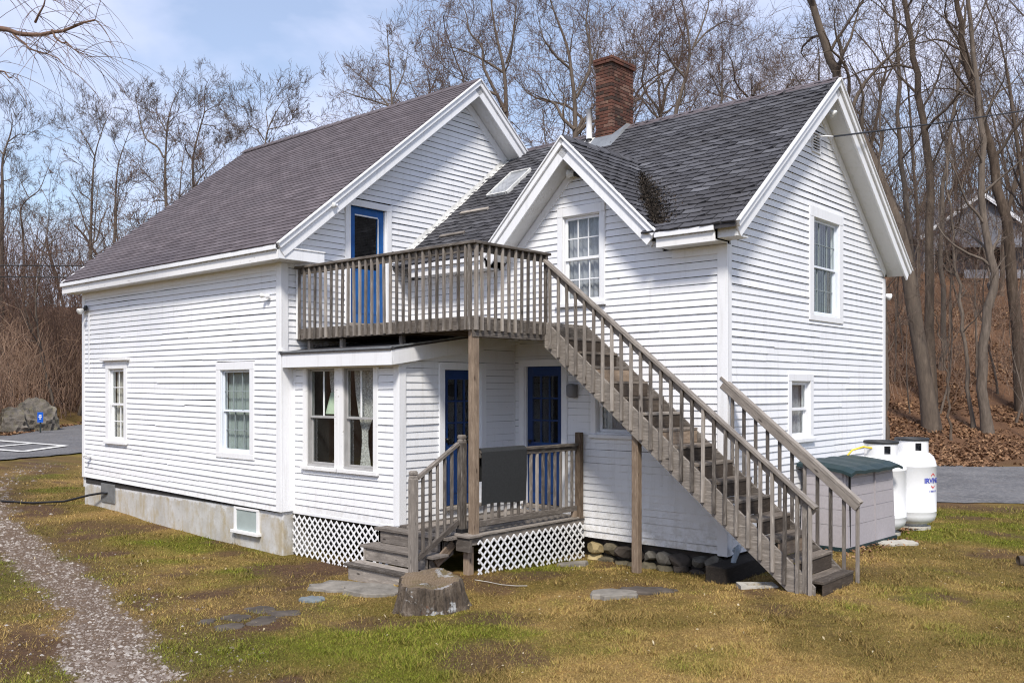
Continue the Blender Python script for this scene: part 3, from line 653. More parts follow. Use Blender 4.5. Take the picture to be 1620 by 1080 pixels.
# corner boards
def corner(pl1, u0, u1, pl2, v0, v1, z0, z1):
    pbox('corner_board', pl1, u0, u1, z0, z1, -.01, .026, 'white_trim', H); pbox('corner_board', pl2, v0, v1, z0, z1, -.01, .0245, 'white_trim', H)
corner(PL, -.115, .0245, PM, 0, .115, 0, 3.915); pbox('corner_board', PL, -LM - .02, -LM + .10, .10, 3.92, -.01, .026, 'white_trim', H)
pbox('corner_board', PM, .115, YS, 0, 2.40, -.01, .0225, 'white_trim', H); pbox('corner_board', PS, 0.023, .065, .01, 2.32, -.01, .02, 'white_trim', H)
corner(PS, LS - .10, LS + .0245, PSB, YS, YS + .11, .01, 2.42)
corner(PW, XW - .125, XW + .0245, PG, YW, YW + .10, -.30, 3.86); pbox('corner_board', PG, YW2 - .10, YW2 + .02, -.3, 3.92, -.01, .026, 'white_trim', H)
pbox('sill_board', PS, .0, LS, -.035, .012, -.02, .02, 'white_trim', H)
mobj('conduit', *prism([(-6.83, -.03), (-6.79, -.03), (-6.79, -.012), (-6.83, -.012)], 2.3, 3.5), 'white_trim', H)

# -- roofs
def slope(name, p0, e, s, le, lsl, mat, tabs=True, ex=.127, tw=.305, keep=None, waviness=0., tone=(0.3, .25)):
    """shingle tabs of one roof slope: p0 lower corner, e along the eave, s up the slope"""
    p0 = np.array(p0, float); e = np.array(e, float); s = np.array(s, float); n = np.cross(e, s); n /= np.linalg.norm(n)
    if n[2] < 0: n = -n
    rows = int(lsl / ex) + 1; rs = random.Random(int(p0[0] * 100 + p0[1] * 10) + 3)
    for r in range(rows):
        off = (r % 2) * tw / 2 + rs.uniform(-.012, .012); i0 = -1
        a = -off
        while a < le:
            w = tw; a0 = max(0, a + .0035 + .005 * waviness); a1 = min(le, a + w - .0035 - .005 * waviness)
            if a1 - a0 > .03:
                s0 = r * ex; s1 = min(s0 + ex + .03, lsl); mid = p0 + e * (a0 + a1) / 2 + s * (s0 + ex / 2)
                if keep is None or keep(mid):
                    wav = waviness; j = lambda: rs.gauss(0, .002 + .004 * wav)
                    cu = abs(rs.gauss(0, .011)) * wav; hb = .017 + .004 * wav
                    B = [(a0, s0 + j(), hb + cu * rs.random()), ((a0 + a1) / 2, s0 + j() - .004 * wav, hb - .002), (a1, s0 + j(), hb + cu)]
                    T = [(a0, s1, .004), ((a0 + a1) / 2, s1, .004), (a1, s1, .004)]
                    V = [p0 + e * x + s * y + n * z for x, y, z in B] + [p0 + e * x + s * y + n * z for x, y, z in T] + [p0 + e * x + s * y + n * -.004 for x, y, z in B]
                    F = [[0, 1, 4, 3], [1, 2, 5, 4], [6, 7, 1, 0], [7, 8, 2, 1], [6, 0, 3], [2, 8, 5]]
                    SHING.append((V, F, min(1, max(0, rs.gauss(*tone))), mat))
            a += w
Su = lambda m: np.array([0, 1, m]) / math.hypot(1, m)
OY, OX = .34, .378
# main roof slab and shingles
zE, zA = 4.146, 7.752
def roof_slab(name, prof, axis, a0, a1): return extr(name, prof, axis, a0, a1, 'roof_base', H)
yb = 2 * YA + OY
RMAIN = mobj('roof', [(OX - .02, -OY, zE - .02), (-LM - .34, -OY, zE - .02), (-LM - .48, YA, zA - .02), (OX - .02, YA, zA - .02), (OX - .02, yb, zE - .02), (-LM - .34, yb, zE - .02),
                      (OX - .02, -OY, zE - .08), (-LM - .34, -OY, zE - .08), (-LM - .48, YA, zA - .08), (OX - .02, YA, zA - .08), (OX - .02, yb, zE - .08), (-LM - .34, yb, zE - .08)],
             [[0, 3, 2, 1], [3, 4, 5, 2], [6, 7, 8, 9], [9, 8, 11, 10], [0, 1, 7, 6], [4, 10, 11, 5], [0, 6, 9, 3], [3, 9, 10, 4], [1, 2, 8, 7], [2, 5, 11, 8]], 'roof_base', H)
sm = (zA - zE) / (YA + OY)
dxf = .14 / math.hypot(YA + OY, zA - zE)
slope('m', (-LM - .47, -OY - .02, zE - .018), (1, 0, 0), Su(sm), LM + .48 + OX - .03, math.hypot(YA + OY, zA - zE) + .02, 'shingle_main', keep=lambda m: m[0] > -LM - .30 - .14 * (m[1] + OY) / (YA + OY), tone=(.5, .23))
# wing roof
OX2, OY2 = .351, .389; wE, wA = 4.085, 6.743; swg = (wA - wE) / (YR - YW + OY2)
ye = YW - OY2; yb2 = 2 * YR - ye
dorm = (3.793, 5.681, .972)   # centre x, apex z, slope
def dormer_z(x): return dorm[1] - dorm[2] * abs(x - dorm[0])
yd1 = ye + (dorm[1] - wE) / swg
def _wz(y): return wE + swg * (y - ye) if y <= YR else wE + swg * (2 * YR - ye - y)
_fp = [(-.3, ye), (2.17, ye), (dorm[0], yd1 - .02), (5.41, ye), (XW + OX2 - .02, ye), (XW + OX2 - .02, YR), (-.3, YR)]
_bp = [(-.3, YR), (XW + OX2 - .02, YR), (XW + OX2 - .02, yb2), (-.3, yb2)]
V = [(x, y, _wz(y) - .02) for x, y in _fp] + [(x, y, _wz(y) - .08) for x, y in _fp] + [(x, y, _wz(y) - .02) for x, y in _bp] + [(x, y, _wz(y) - .08) for x, y in _bp]
F = [list(range(7)), list(range(7, 14))[::-1]] + [[i, i + 7, (i + 1) % 7 + 7, (i + 1) % 7] for i in (0, 1, 2, 3, 4)] + [[14, 15, 16, 17], [21, 20, 19, 18], [15, 19, 20, 16], [16, 20, 21, 17]]
RWING = mobj('roof', V, F, 'roof_base', H)
def keepw(m):
    if abs(m[0] - dorm[0]) < 1.64 and dormer_z(m[0]) > m[2] + .10: return False
    if 0.72 < m[0] < 1.13 and 4.05 < m[1] < 4.62: return False
    return m[0] > .03
slope('w', (.0, ye - .02, wE - .018), (1, 0, 0), Su(swg), XW + OX2 - .01, math.hypot(YR - ye, wA - wE) + .02, 'shingle_wing', keep=keepw, waviness=1., tone=(.5, .17))
# dormer roof
dx0 = 1.642
RD = mobj('roof', [(dorm[0], ye, dorm[1] - .02), (dorm[0] + dx0, ye, wE - .02), (dorm[0], yd1 + .1, dorm[1] - .02), (dorm[0] + dx0, ye + .05, wE - .02), (dorm[0] - dx0, ye, wE - .02), (dorm[0] - dx0, ye + .05, wE - .02),
                   (dorm[0], ye, dorm[1] - .09), (dorm[0] + dx0, ye, wE - .09), (dorm[0] - dx0, ye, wE - .09)], [[0, 1, 3, 2], [0, 2, 5, 4], [0, 6, 7, 1], [0, 4, 8, 6]], 'roof_base', H)
Sd = np.array([-1, 0, dorm[2]]) / math.hypot(1, dorm[2])
def keepd(m): return m[2] > wE + swg * (m[1] - ye) - .06
slope('d', (dorm[0] + dx0 + .015, ye - .01, wE - .03), (0, 1, 0), Sd, yd1 - ye + .2, math.hypot(dx0, dorm[1] - wE) + .02, 'shingle_wing', keep=keepd, waviness=1.2, tone=(.42, .22))
slope('d', (dorm[0] - dx0 - .015, ye - .01, wE - .03), (0, 1, 0), Sd * np.array([-1, 1, 1]), yd1 - ye + .2, math.hypot(dx0, dorm[1] - wE) + .02, 'shingle_wing', keep=keepd, waviness=1.2, tone=(.42, .22))
# ridge caps
def ridge(p0, p1, mat, slp, n, hw=.13):
    p0 = np.array(p0); p1 = np.array(p1); d = (p1 - p0) / n; L_ = np.linalg.norm(p1 - p0) / n
    side = np.cross(d / np.linalg.norm(d), (0, 0, 1)); side /= np.linalg.norm(side)
    for i in range(n):
        a = p0 + d * i; b = p0 + d * (i + 1.15); z0 = np.array([0, 0, .030]); z1 = np.array([0, 0, .018]); dn = np.array([0, 0, -slp * hw])
        V = [a + side * hw + dn + z0, a + z0, a - side * hw + dn + z0, b + side * hw + dn + z1, b + z1, b - side * hw + dn + z1]; V += [v - np.array([0, 0, .022]) for v in V]
        F = [[0, 1, 4, 3], [1, 2, 5, 4], [0, 6, 7, 1], [1, 7, 8, 2], [0, 3, 9, 6], [2, 8, 11, 5]]
        tn = min(1, max(0, random.gauss(.55, .12)))
        mobj('ridge_cap', V, F, mat, H, attrs={'tone': ('FLOAT', [tn] * 12)})
ridge((OX - .01, YA, zA - .005), (-LM - .45, YA, zA + .04), 'shingle_main', sm, 26)
ridge((XW + OX2 - .01, YR, wA - .005), (.25, YR, wA - .005), 'shingle_main', swg, 22)
ridge((dorm[0], ye, dorm[1] - .005), (dorm[0], yd1, dorm[1] - .005), 'shingle_wing', dorm[2], 7, .10)
# trim: eaves
def eave(axis_y, x0, x1, z0, z1, dep, nm='fascia'):
    """boxed eave along x: fascia face at axis_y, reaching back dep"""
    bx('fascia', x0, x1, axis_y, axis_y + .03, z0, z1 - .062, 'peeling_trim', H); bx('crown', x0 - .004, x1 + .004, axis_y - .045, axis_y - .004, z1 - .060, z1 + .012, 'white_trim', H)
    bx('soffit', x0, x1, axis_y + .03, axis_y + dep, z0 + .01, z0 + .03, 'soffit_paint', H)
eave(-OY + .03, -LM - .31, OX - .03, 3.905, zE - .035, OY - .03)
pbox('frieze_board', PL, -LM + .1, -.115, 3.80, 3.915, 0, .022, 'white_trim', H)
# eave return on the main gable
bx('eave_return', .0, OX - .033, -OY + .061, .57, 3.917, 4.08, 'white_trim', H); bx('eave_return', -.0, OX - .02, -OY + .04, .58, 4.082, 4.105, 'peeling_trim', H)
eave(ye + .03, .42, 2.18, 3.855, wE - .035, OY2 - .03)
eave(ye + .03, 5.40, XW + .02, 3.855, wE - .035, OY2 - .03)
bx('fascia', XW + .022, XW + OX2 - .035, ye + .10, ye + .13, 3.90, wE + .02, 'soffit_paint', H); bx('soffit', XW + .022, XW + OX2 - .035, ye + .13, YW, 3.90, 3.92, 'soffit_paint', H)
pbox('frieze_board', PW, 5.45, XW - .12, 3.74, 3.86, 0, .024, 'white_trim', H); pbox('frieze_board', PW, .1, 2.12, 3.76, 3.86, 0, .024, 'white_trim', H)
# trim: rakes  (plane x = const, slope in y)
def rake_x(xf, y0, z0, y1, z1, inner, wall_x):
    """rake running from the eave (y0,z0) to the apex (y1,z1) in the plane x = xf"""
    d = np.array([0, y1 - y0, z1 - z0], float); Ld = np.linalg.norm(d); d /= Ld; nn = np.array([0, -d[2], d[1]]);
    if nn[2] < 0: nn = -nn
    f = lambda t, o, x: (x, y0 + d[1] * t * Ld + nn[1] * o, z0 + d[2] * t * Ld + nn[2] * o)
    up = tuple(nn)
    e0, e1 = -.0, 1.0
    beam('rake_board', f(e0, -.17, xf - .03), f(e1, -.17, xf - .03), .028, .155, 'white_trim', H, up)
    beam('crown', f(e0, -.062, xf - .008), f(e1, -.062, xf - .008), .055, .075, 'white_trim', H, up)
    beam('drip_edge', f(e0, -.012, xf + .008), f(e1, -.012, xf + .008), .070, .020, 'white_trim', H, up, .002)
    V = [f(.02, -.215, wall_x), f(.985, -.215, wall_x), f(.985, -.215, xf - .045), f(.02, -.215, xf - .045)]; V += [tuple(np.array(v) + nn * .02) for v in V]
    mobj('soffit', V, [[0, 1, 2, 3], [7, 6, 5, 4], [0, 3, 7, 4], [1, 5, 6, 2]], 'soffit_paint', H)
    beam('frieze_board', f(.055, -.29, wall_x + .012), f(.965, -.29, wall_x + .012), .03, .14, 'white_trim', H, up)
rake_x(OX, -OY, zE, YA, zA, 0, 0.0); rake_x(OX, yb, zE, YA, zA, 0, 0.0)
rake_x(-LM - .30, -OY, zE, YA, zA, 0, -LM - .1)
rake_x(XW + OX2, ye, wE, YR, wA, 0, XW); rake_x(XW + OX2, yb2, wE, YR, wA, 0, XW)
def rake_y(yf, x0, z0, x1, z1, wall_y):
    d = np.array([x1 - x0, 0, z1 - z0], float); Ld = np.linalg.norm(d); d /= Ld; nn = np.array([-d[2], 0, d[0]])
    if nn[2] < 0: nn = -nn
    f = lambda t, o, y: (x0 + d[0] * t * Ld + nn[0] * o, y, z0 + d[2] * t * Ld + nn[2] * o); up = tuple(nn)
    beam('rake_board', f(0, -.17, yf + .03), f(1, -.17, yf + .03), .028, .155, 'white_trim', H, up)
    beam('crown', f(0, -.062, yf + .008), f(1, -.062, yf + .008), .055, .075, 'white_trim', H, up)
    beam('drip_edge', f(0, -.012, yf - .008), f(1, -.012, yf - .008), .070, .020, 'white_trim', H, up, .002)
    V = [f(.02, -.215, wall_y), f(.985, -.215, wall_y), f(.985, -.215, yf + .045), f(.02, -.215, yf + .045)]; V += [tuple(np.array(v) + nn * .02) for v in V]
    mobj('soffit', V, [[3, 2, 1, 0], [4, 5, 6, 7], [4, 7, 3, 0], [2, 6, 5, 1]], 'soffit_paint', H)
    beam('frieze_board', f(.06, -.28, wall_y - .012), f(.965, -.28, wall_y - .012), .03, .12, 'white_trim', H, up)
rake_y(ye, dorm[0] + dx0, wE, dorm[0], dorm[1], YW); rake_y(ye, dorm[0] - dx0, wE, dorm[0], dorm[1], YW)
# flashing between the main gable and the wing roof
V = []; F = []; rs = random.Random(4); n = 22
for i in range(n + 1):
    t = i / n; y = ye + .15 + t * (YR - ye - .15); z = wE + swg * (y - ye)
    V += [(.016, y, z + .10 + rs.uniform(-.02, .02)), (.035, y, z + .02), (.11 + rs.uniform(-.02, .02), y, z + .020)]
for i in range(n): a = i * 3; F += [[a, a + 1, a + 4, a + 3], [a + 1, a + 2, a + 5, a + 4]]
mobj('flashing', V, F, 'flashing_white', H)
# skylight and roof cleats
def on_wing(x, y, o=0): return np.array([x, y, wE + swg * (y - ye)]) + o * np.array([0, -swg, 1]) / math.hypot(1, swg)
nw = (0, -swg, 1)
SKY = empty('skylight', on_wing(.92, 4.35), parent=H)
for a, b in ((.67, .70), (1.16, 1.19)): beam('frame', on_wing((a + b) / 2, 4.0, .03), on_wing((a + b) / 2, 4.68, .03), .03, .07, 'flashing_white', SKY, nw)
for y in (4.0, 4.68): beam('frame', on_wing(.70, y, .031), on_wing(1.16, y, .031), .03, .07, 'flashing_white', SKY, nw)
V = [on_wing(.69, 4.0, .055), on_wing(1.17, 4.0, .055), on_wing(1.17, 4.68, .055), on_wing(.69, 4.68, .055)]; mobj('pane', V, [[0, 1, 2, 3]], 'glass', SKY)
V = [on_wing(.69, 4.0, .03), on_wing(1.17, 4.0, .03), on_wing(1.17, 4.68, .03), on_wing(.69, 4.68, .03)]; mobj('shade', V, [[0, 1, 2, 3]], 'curtain_grey', SKY)
beam('roof_cleat', on_wing(.42, 3.58, .03), on_wing(1.11, 3.58, .03), .07, .04, 'weathered_wood', H, nw); beam('roof_cleat', on_wing(.55, 2.93, .03), on_wing(1.14, 2.94, .03), .07, .04, 'weathered_wood', H, nw)
# chimney: each brick
CH = empty('chimney', (2.46, 5.5, 6.4), parent=H)
cx0, cx1, cy0, cy1 = 2.30, 2.665, 5.15, 5.84
bx('flue', cx0 + .012, cx1 - .012, cy0 + .012, cy1 - .012, 6.3, 7.90, 'mortar', CH)
zc = 6.30; r = 0; ch = .0605; bl = .19; bw = .09; rs = random.Random(9)
while zc < 7.93:
    grow = .030 if zc > 7.79 else 0
    for (u0, u1, fix, ax) in ((cx0 - grow, cx1 + grow, cy0 - grow, 'x'), (cx0 - grow, cx1 + grow, cy1 + grow - bw, 'x'), (cy0 - grow + bw, cy1 + grow - bw, cx1 + grow - bw, 'y'), (cy0 - grow + bw, cy1 + grow - bw, cx0 - grow, 'y')):
        a = u0 - (bl / 2 if r % 2 else 0)
        while a < u1 - .015:
            p, q_ = max(a, u0), min(a + bl - .010, u1)
            if q_ - p > .02:
                j = rs.uniform(-.003, .003)
                if ax == 'x': bx('brick', p, q_, fix + j, fix + bw + j, zc, zc + ch - .011, 'brick', CH, .003)
                else: bx('brick', fix + j, fix + bw + j, p, q_, zc, zc + ch - .011, 'brick', CH, .003)
            a += bl
    zc += ch; r += 1
bx('cap', cx0 + .05, cx1 - .05, cy0 + .05, cy1 - .05, 7.86, 7.905, 'mortar', CH)
rzf = lambda y: wE + swg * (y - ye)
mobj('flashing', [(cx0 - .10, cy0 - .17, rzf(cy0 - .17) + .022), (cx1 + .10, cy0 - .17, rzf(cy0 - .17) + .022), (cx1 + .015, cy0 - .014, 6.50), (cx0 - .02, cy0 - .014, 6.50)], [[0, 1, 2, 3]], 'flashing', CH)
mobj('flashing', [(cx1 + .10, cy0 - .17, rzf(cy0 - .17) + .022), (cx1 + .10, YR, wA + .022), (cx1 + .015, YR, wA + .06), (cx1 + .015, cy0 - .014, 6.50)], [[0, 1, 2, 3]], 'flashing', CH)
VP = empty('vent_pipe', (2.05, 5.33, 6.5), parent=H)
tube_obj('pipe', [(2.05, 5.30, 6.45), (2.05, 5.30, 7.10)], .056, 'tank_white', VP, 14)
tube_obj('boot', [(2.05, 5.30, 6.46), (2.05, 5.30, 6.56)], [.09, .06], 'black_plastic', VP, 14)
beam('flange', on_wing(2.05, 5.10, .025), on_wing(2.05, 5.40, .025), .22, .01, 'flashing_white', VP, nw)
# gable vent, soffit lamp, bulbs
GV = empty('gable_vent', (XW, 5.53, 5.62), parent=H)
for a, b, c, d_ in ((5.37, 5.395, 5.62, 5.94), (5.665, 5.69, 5.62, 5.94), (5.395, 5.665, 5.915, 5.94), (5.395, 5.665, 5.62, 5.645)): pbox('frame', PG, a, b, c, d_, -.03, .03, 'white_trim', GV)
for i in range(6):
    z = 5.665 + i * .044; beam('louvre', (XW + .008, 5.395, z), (XW + .008, 5.665, z), .022, .014, 'white_trim', GV, (0, 0, 1))
pbox('backing', PG, 5.39, 5.67, 5.64, 5.92, -.05, -.03, 'interior_dark', GV)

# -- foundation
FD = bx('foundation', -LM + .0, -.01, .03, .30, -1.1, -.005, 'concrete', H, .01)
V, F = [(-LM + .01, .022, -1.1), (-1.38, .022, -1.1), (-1.38, .022, .005), (-LM + .01, .022, .11)], [[0, 1, 2, 3]]; mobj('foundation', V, F, 'concrete', H)
bx('foundation', -.30, -.006, .031, YW, -1.1, -.006, 'concrete', H, .01)
FWN = empty('foundation_window', (-1.0, 0, -.4), parent=H)
bx('frame', -1.37, -1.30, -.005, .05, -.40, -.06, 'peeling_trim', FWN); bx('frame', -.70, -.635, -.005, .05, -.40, -.06, 'peeling_trim', FWN); bx('frame', -1.37, -.635, -.006, .05, -.06, -.02, 'peeling_trim', FWN); bx('sill', -1.40, -.60, -.05, .05, -.45, -.40, 'peeling_trim', FWN)
bx('pane', -1.30, -.70, .012, .02, -.40, -.06, 'blind_green', FWN)
AV = empty('foundation_panel', (-6.0, 0, -.35), parent=H)
bx('sheet', -6.31, -5.715, -.004, .02, -.345, .03, 'flashing', AV); 
tag(tube_obj('cable', [(-6.0, -.01, -.16), (-6.15, -.06, -.16), (-6.5, -.15, -.22), (-7.1, -.4, gh(-7.1, -.4) + .10), (-7.9, -.7, gh(-7.9, -.7) + .03), (-9.2, -1.0, gh(-9.2, -1.0) + .03), (-11, -1.15, gh(-11, -1.15) + .03), (-14, -1.6, gh(-14, -1.6) + .03)], .022, 'wire'), 'black cable running from the foundation panel across the lawn', 'cable')
# sunroom roof and its trim
RS = extr('roof', [(-.04, 2.505), (2.66, 2.895), (2.66, 2.86), (-.04, 2.47)], 'x', .02, 2.64, 'roof_base', H)
bx('fascia', .045, 2.632, -.02, .012, 2.262, 2.490, 'white_trim', H); bx('drip_edge', .0, 2.655, -.045, .02, 2.492, 2.515, 'flashing', H)
bx('soffit', .045, 2.60, .012, YS, 2.266, 2.285, 'soffit_paint', H)
beam('fascia', (2.617, .013, 2.378), (2.617, 2.66, 2.760), .03, .225, 'white_trim', H); beam('drip_edge', (2.635, -.04, 2.507), (2.635, 2.66, 2.896), .04, .022, 'flashing', H)
beam('soffit', (2.56, .013, 2.275), (2.56, 2.66, 2.655), .085, .018, 'soffit_paint', H)
bx('gutter_stub', -.03, .09, -.06, .02, 2.515, 2.545, 'peeling_trim', H)

# ------------------------------------------------------------------ write the clapboards and shingles: the 300 that show largest singly, the rest as one part
def emit(items, name, rest_name, matf, limit=300):
    sc = []
    for it in items:
        u, v, w = proj(np.array(it[0])); 
        P = np.array(it[0]); sz = (u.max() - u.min()) * (v.max() - v.min()) if w.min() > 0 else 0
        sc.append(sz)
    order = np.argsort(-np.array(sc)); rest = []
    for k_, i in enumerate(order):
        it = items[i]
        if k_ < limit:
            mobj(name, it[0], it[1], matf(it), it[3] if not isinstance(it[3], str) else (RMAIN if it[3] == 'shingle_main' else RWING), attrs={'tone': ('FLOAT', [it[2]] * len(it[0]))})
        else: rest.append(it)
    mats = sorted(set(matf(i) for i in rest)); V = []; F = []; T = []; MI = []; o = 0
    for it in rest:
        V.extend(it[0]); F.extend([[a + o for a in f] for f in it[1]]); T.extend([it[2]] * len(it[0])); MI.extend([mats.index(matf(it))] * len(it[1])); o += len(it[0])
    if rest:
        ob = mobj(rest_name, V, F, mats, H, attrs={'tone': ('FLOAT', T)}); ob.data.polygons.foreach_set('material_index', MI); tag(ob, kind='stuff')
# keep clapboards hidden under the sunroom roof or inside the nook out of the scene
CL2 = []
for it in CLAP:
    P = np.array(it[0]); cx_, cy_, cz_ = P.mean(0)
    if abs(cx_) < .05 and cy_ > .2 and cz_ < 2.45 and cy_ < YW2: continue          # main gable wall inside the sunroom
    if abs(cx_) < .05 and P[:, 1].min() > YW and P[:, 2].max() < wE: continue
    if abs(cy_ - YW) < .05 and P[:, 0].max() < LS + .02 and cz_ < 2.70: continue     # wing wall inside the sunroom
    CL2.append(it)
emit(CL2, 'clapboard', 'clapboards', lambda it: 'white_siding')
emit(SHING, 'shingle', 'shingles', lambda it: it[3])

# rubble stones under the wing
rs = random.Random(21)
def rock(name, c, r, mat, parent=None, seed=0, flat=1., sub=2, noise=.18, cuts=13):
    import bmesh
    bm = bmesh.new(); bmesh.ops.create_icosphere(bm, subdivisions=sub, radius=1); rr = random.Random(seed); ax = [Vector((rr.gauss(0, 1), rr.gauss(0, 1), rr.gauss(0, 1))).normalized() for _ in range(cuts)]; of = [rr.uniform(.50, .85) for _ in ax]
    for v in bm.verts:
        p = v.co.copy()
        for a, o in zip(ax, of):
            d = p.dot(a)
            if d > o: p -= a * (d - o)
        p *= 1 + rr.uniform(-noise, noise) * .25; v.co = (p.x * r[0], p.y * r[1], p.z * r[2])
    me = bpy.data.meshes.new(name); bm.to_mesh(me); bm.free(); me.materials.append(MATS[mat])
    o = bpy.data.objects.new(name, me); return link(o, parent, Matrix.Translation(c) @ Matrix.Rotation(rr.uniform(-.4, .4), 4, 'Z'))
bx('foundation', .3, XW - .15, YW + .22, YW + .3, -1.0, -.30, 'stone_dark', H, .01); bx('foundation', XW - .28, XW - .2, YW + .2, YW2 - .2, -1.0, -.31, 'stone_dark', H, .01)
FW2 = bx('foundation', 3.95, XW - .2, YW + .14, YW + .215, -.9, -.32, 'stone_dark', H, .01)
x = 3.98; i = 0
while x < 6.15:
    wv = rs.uniform(.11, .19)
    for rowz, hh in ((-.60, .10), (-.42, .11)):
        w2 = wv * rs.uniform(.95, 1.35)
        rock('stone', (x + wv + rs.uniform(-.04, .04), YW + .03 + rs.uniform(-.05, .04), rowz + rs.uniform(-.03, .03)), (w2, .17, hh * rs.uniform(.95, 1.3)), 'stone_tan' if x < 4.15 else rs.choice(['stone_moss', 'stone_grey2', 'stone_moss', 'stone_dark']), H, i, sub=2); i += 1
    x += wv * 1.72

# ------------------------------------------------------------------ lattice
def lattice(name, pl, u0, u1, zt, zb, parent, mat='plastic_white', pitch=.135, wd_=.029):
    LP = empty(name, pl.pt((u0 + u1) / 2, min(zb(u0), zb(u1)), 0), parent=parent)
    for sgn, n in ((1, .004), (-1, .011)):
        c = u0 - 1.5
        while c < u1 + 1.5:
            # line u = c + t, z = zt(top) - sgn*... param by z
            pts = []
            for k_ in range(61):
                z = -1.2 + 1.4 * k_ / 60; u = c + sgn * (z + .4)
                if u0 + .01 <= u <= u1 - .01 and zb(u) + .01 <= z <= zt(u) - .005: pts.append((u, z))
            if len(pts) > 2:
                a, b = pts[0], pts[-1]; beam('slat', pl.pt(a[0], a[1], n), pl.pt(b[0], b[1], n), .006, wd_, mat, LP, (0, -sgn * .7, .7) if pl.ax == 'x' else (-sgn * .7, 0, .7), .001)
            c += pitch
    return LP
lattice('lattice_panel', Plane('y', YS - .012), .0, 2.36, lambda u: -.03, lambda u: gh(u, YS) - .02, H)

# ------------------------------------------------------------------ upper deck
DK = empty('upper_deck', (2, 1.4, 2.6), 'weathered grey wooden balcony deck with balusters above the sunroom', 'deck')
DY0, DX1, DZ = .27, 3.93, 2.885; WW = 'weathered_wood'
y = DY0 + .02
while y < YW - .04:
    bx('deck_board', .03, DX1 - .02, y, min(y + .135, YW - .03), DZ - .028, DZ, WW, DK); y += .142
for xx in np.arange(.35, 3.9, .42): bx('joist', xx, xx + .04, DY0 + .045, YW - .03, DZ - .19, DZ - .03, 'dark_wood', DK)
bx('rim_joist', .03, DX1 - .045, DY0, DY0 + .04, 2.705, DZ - .03, WW, DK); bx('rim_joist', DX1 - .04, DX1, DY0, 1.79, 2.615, DZ - .03, WW, DK); bx('rim_joist', DX1 - .04, DX1 - .001, 1.80, YW - .02, 2.64, DZ - .03, WW, DK)
for xx in (1.02, 2.38, .2): bx('block', xx - .035, xx + .035, DY0 + .10, DY0 + .17, 2.50, 2.70, WW, DK)
def baluster_run(parent, p0, p1, zb, zt, sp, outn, mat=WW, s=.036, skip=0, name='baluster'):
    p0 = np.array(p0, float); p1 = np.array(p1, float); Ln = np.linalg.norm(p1 - p0); n = int(round(Ln / sp)); rr = random.Random(int(Ln * 1000))
    for i in range(skip, n + 1):
        t = i / n; p = p0 + (p1 - p0) * t; j = rr.gauss(0, .004)
        beam(name, (p[0] + outn[0] + j, p[1] + outn[1], zb(t) + rr.uniform(-.006, .006)), (p[0] + outn[0] - j, p[1] + outn[1], zt(t)), s, s, mat, parent, (1, 0, 0) if abs(p1[0] - p0[0]) > abs(p1[1] - p0[1]) else (1, 0, 0), .003)
RT_Z = 3.865
baluster_run(DK, (.12, DY0), (3.80, DY0), lambda t: 2.715, lambda t: RT_Z - .04, .1365, (0, -.020))
baluster_run(DK, (DX1, .40), (DX1, 1.60), lambda t: 2.70, lambda t: RT_Z - .04, .134, (.020, 0))
for x_, y_ in ((3.875, DY0 - .02), (DX1 + .02, .295), (DX1 + .02, 1.72)): beam('baluster', (x_, y_, 2.70), (x_, y_, RT_Z - .04), .045, .045, WW, DK, (1, 0, 0))
beam('wall_post', (.045, DY0 + .01, 2.72), (.045, DY0 + .01, RT_Z - .04), .06, .04, 'plastic_white', DK, (1, 0, 0))
bx('handrail', .03, DX1 + .06, DY0 - .055, DY0 + .075, RT_Z - .038, RT_Z, WW, DK); bx('handrail', DX1 - .07, DX1 + .06, DY0 + .077, 1.80, RT_Z - .037, RT_Z - .001, WW, DK)
bx('sub_rail', .03, DX1 - .045, DY0, DY0 + .038, RT_Z - .13, RT_Z - .04, WW, DK); bx('sub_rail', DX1 - .04, DX1, DY0, 1.80, RT_Z - .13, RT_Z - .04, WW, DK)
beam('post', (3.865, .335, -.10), (3.865, .335, 2.70), .105, .105, 'brown_wood', DK, (1, 0, 0), .006)

# ------------------------------------------------------------------ stair
ST = empty('outdoor_staircase', (6, 2.2, gh(7.5, 2.2)), 'long weathered wooden staircase descending from the upper deck to the lawn', 'staircase')
SX0, SRUN, SZ0, SRISE, NS = 4.016, .2655, 2.867, .2075, 15; SY0, SY1 = 1.745, 2.625
ssl = SRISE / SRUN
for i in range(1, NS + 1):
    xn = SX0 + SRUN * i; z = SZ0 - SRISE * i
    rr = random.Random(i); bx('tread', xn - .285, xn - .148, SY0 - .01, SY1, z - .036, z - rr.uniform(0, .004), 'shaded_tread_wood', ST); bx('tread', xn - .143, xn + rr.uniform(-.004, .004), SY0 - .01, SY1, z - .037, z - rr.uniform(0, .003), rr.choice(['shaded_tread_wood', WW]), ST)
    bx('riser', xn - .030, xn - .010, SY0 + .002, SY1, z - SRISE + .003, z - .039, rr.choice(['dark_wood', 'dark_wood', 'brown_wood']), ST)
bx('riser', SX0 - .03, SX0 - .01, SY0, SY1, SZ0 - SRISE + .003, SZ0 - .04, WW, ST)
nn = Vector((ssl, 0, 1)).normalized()
def sline(x, off): return 2.535 - .8065 * (x - 3.934) + off
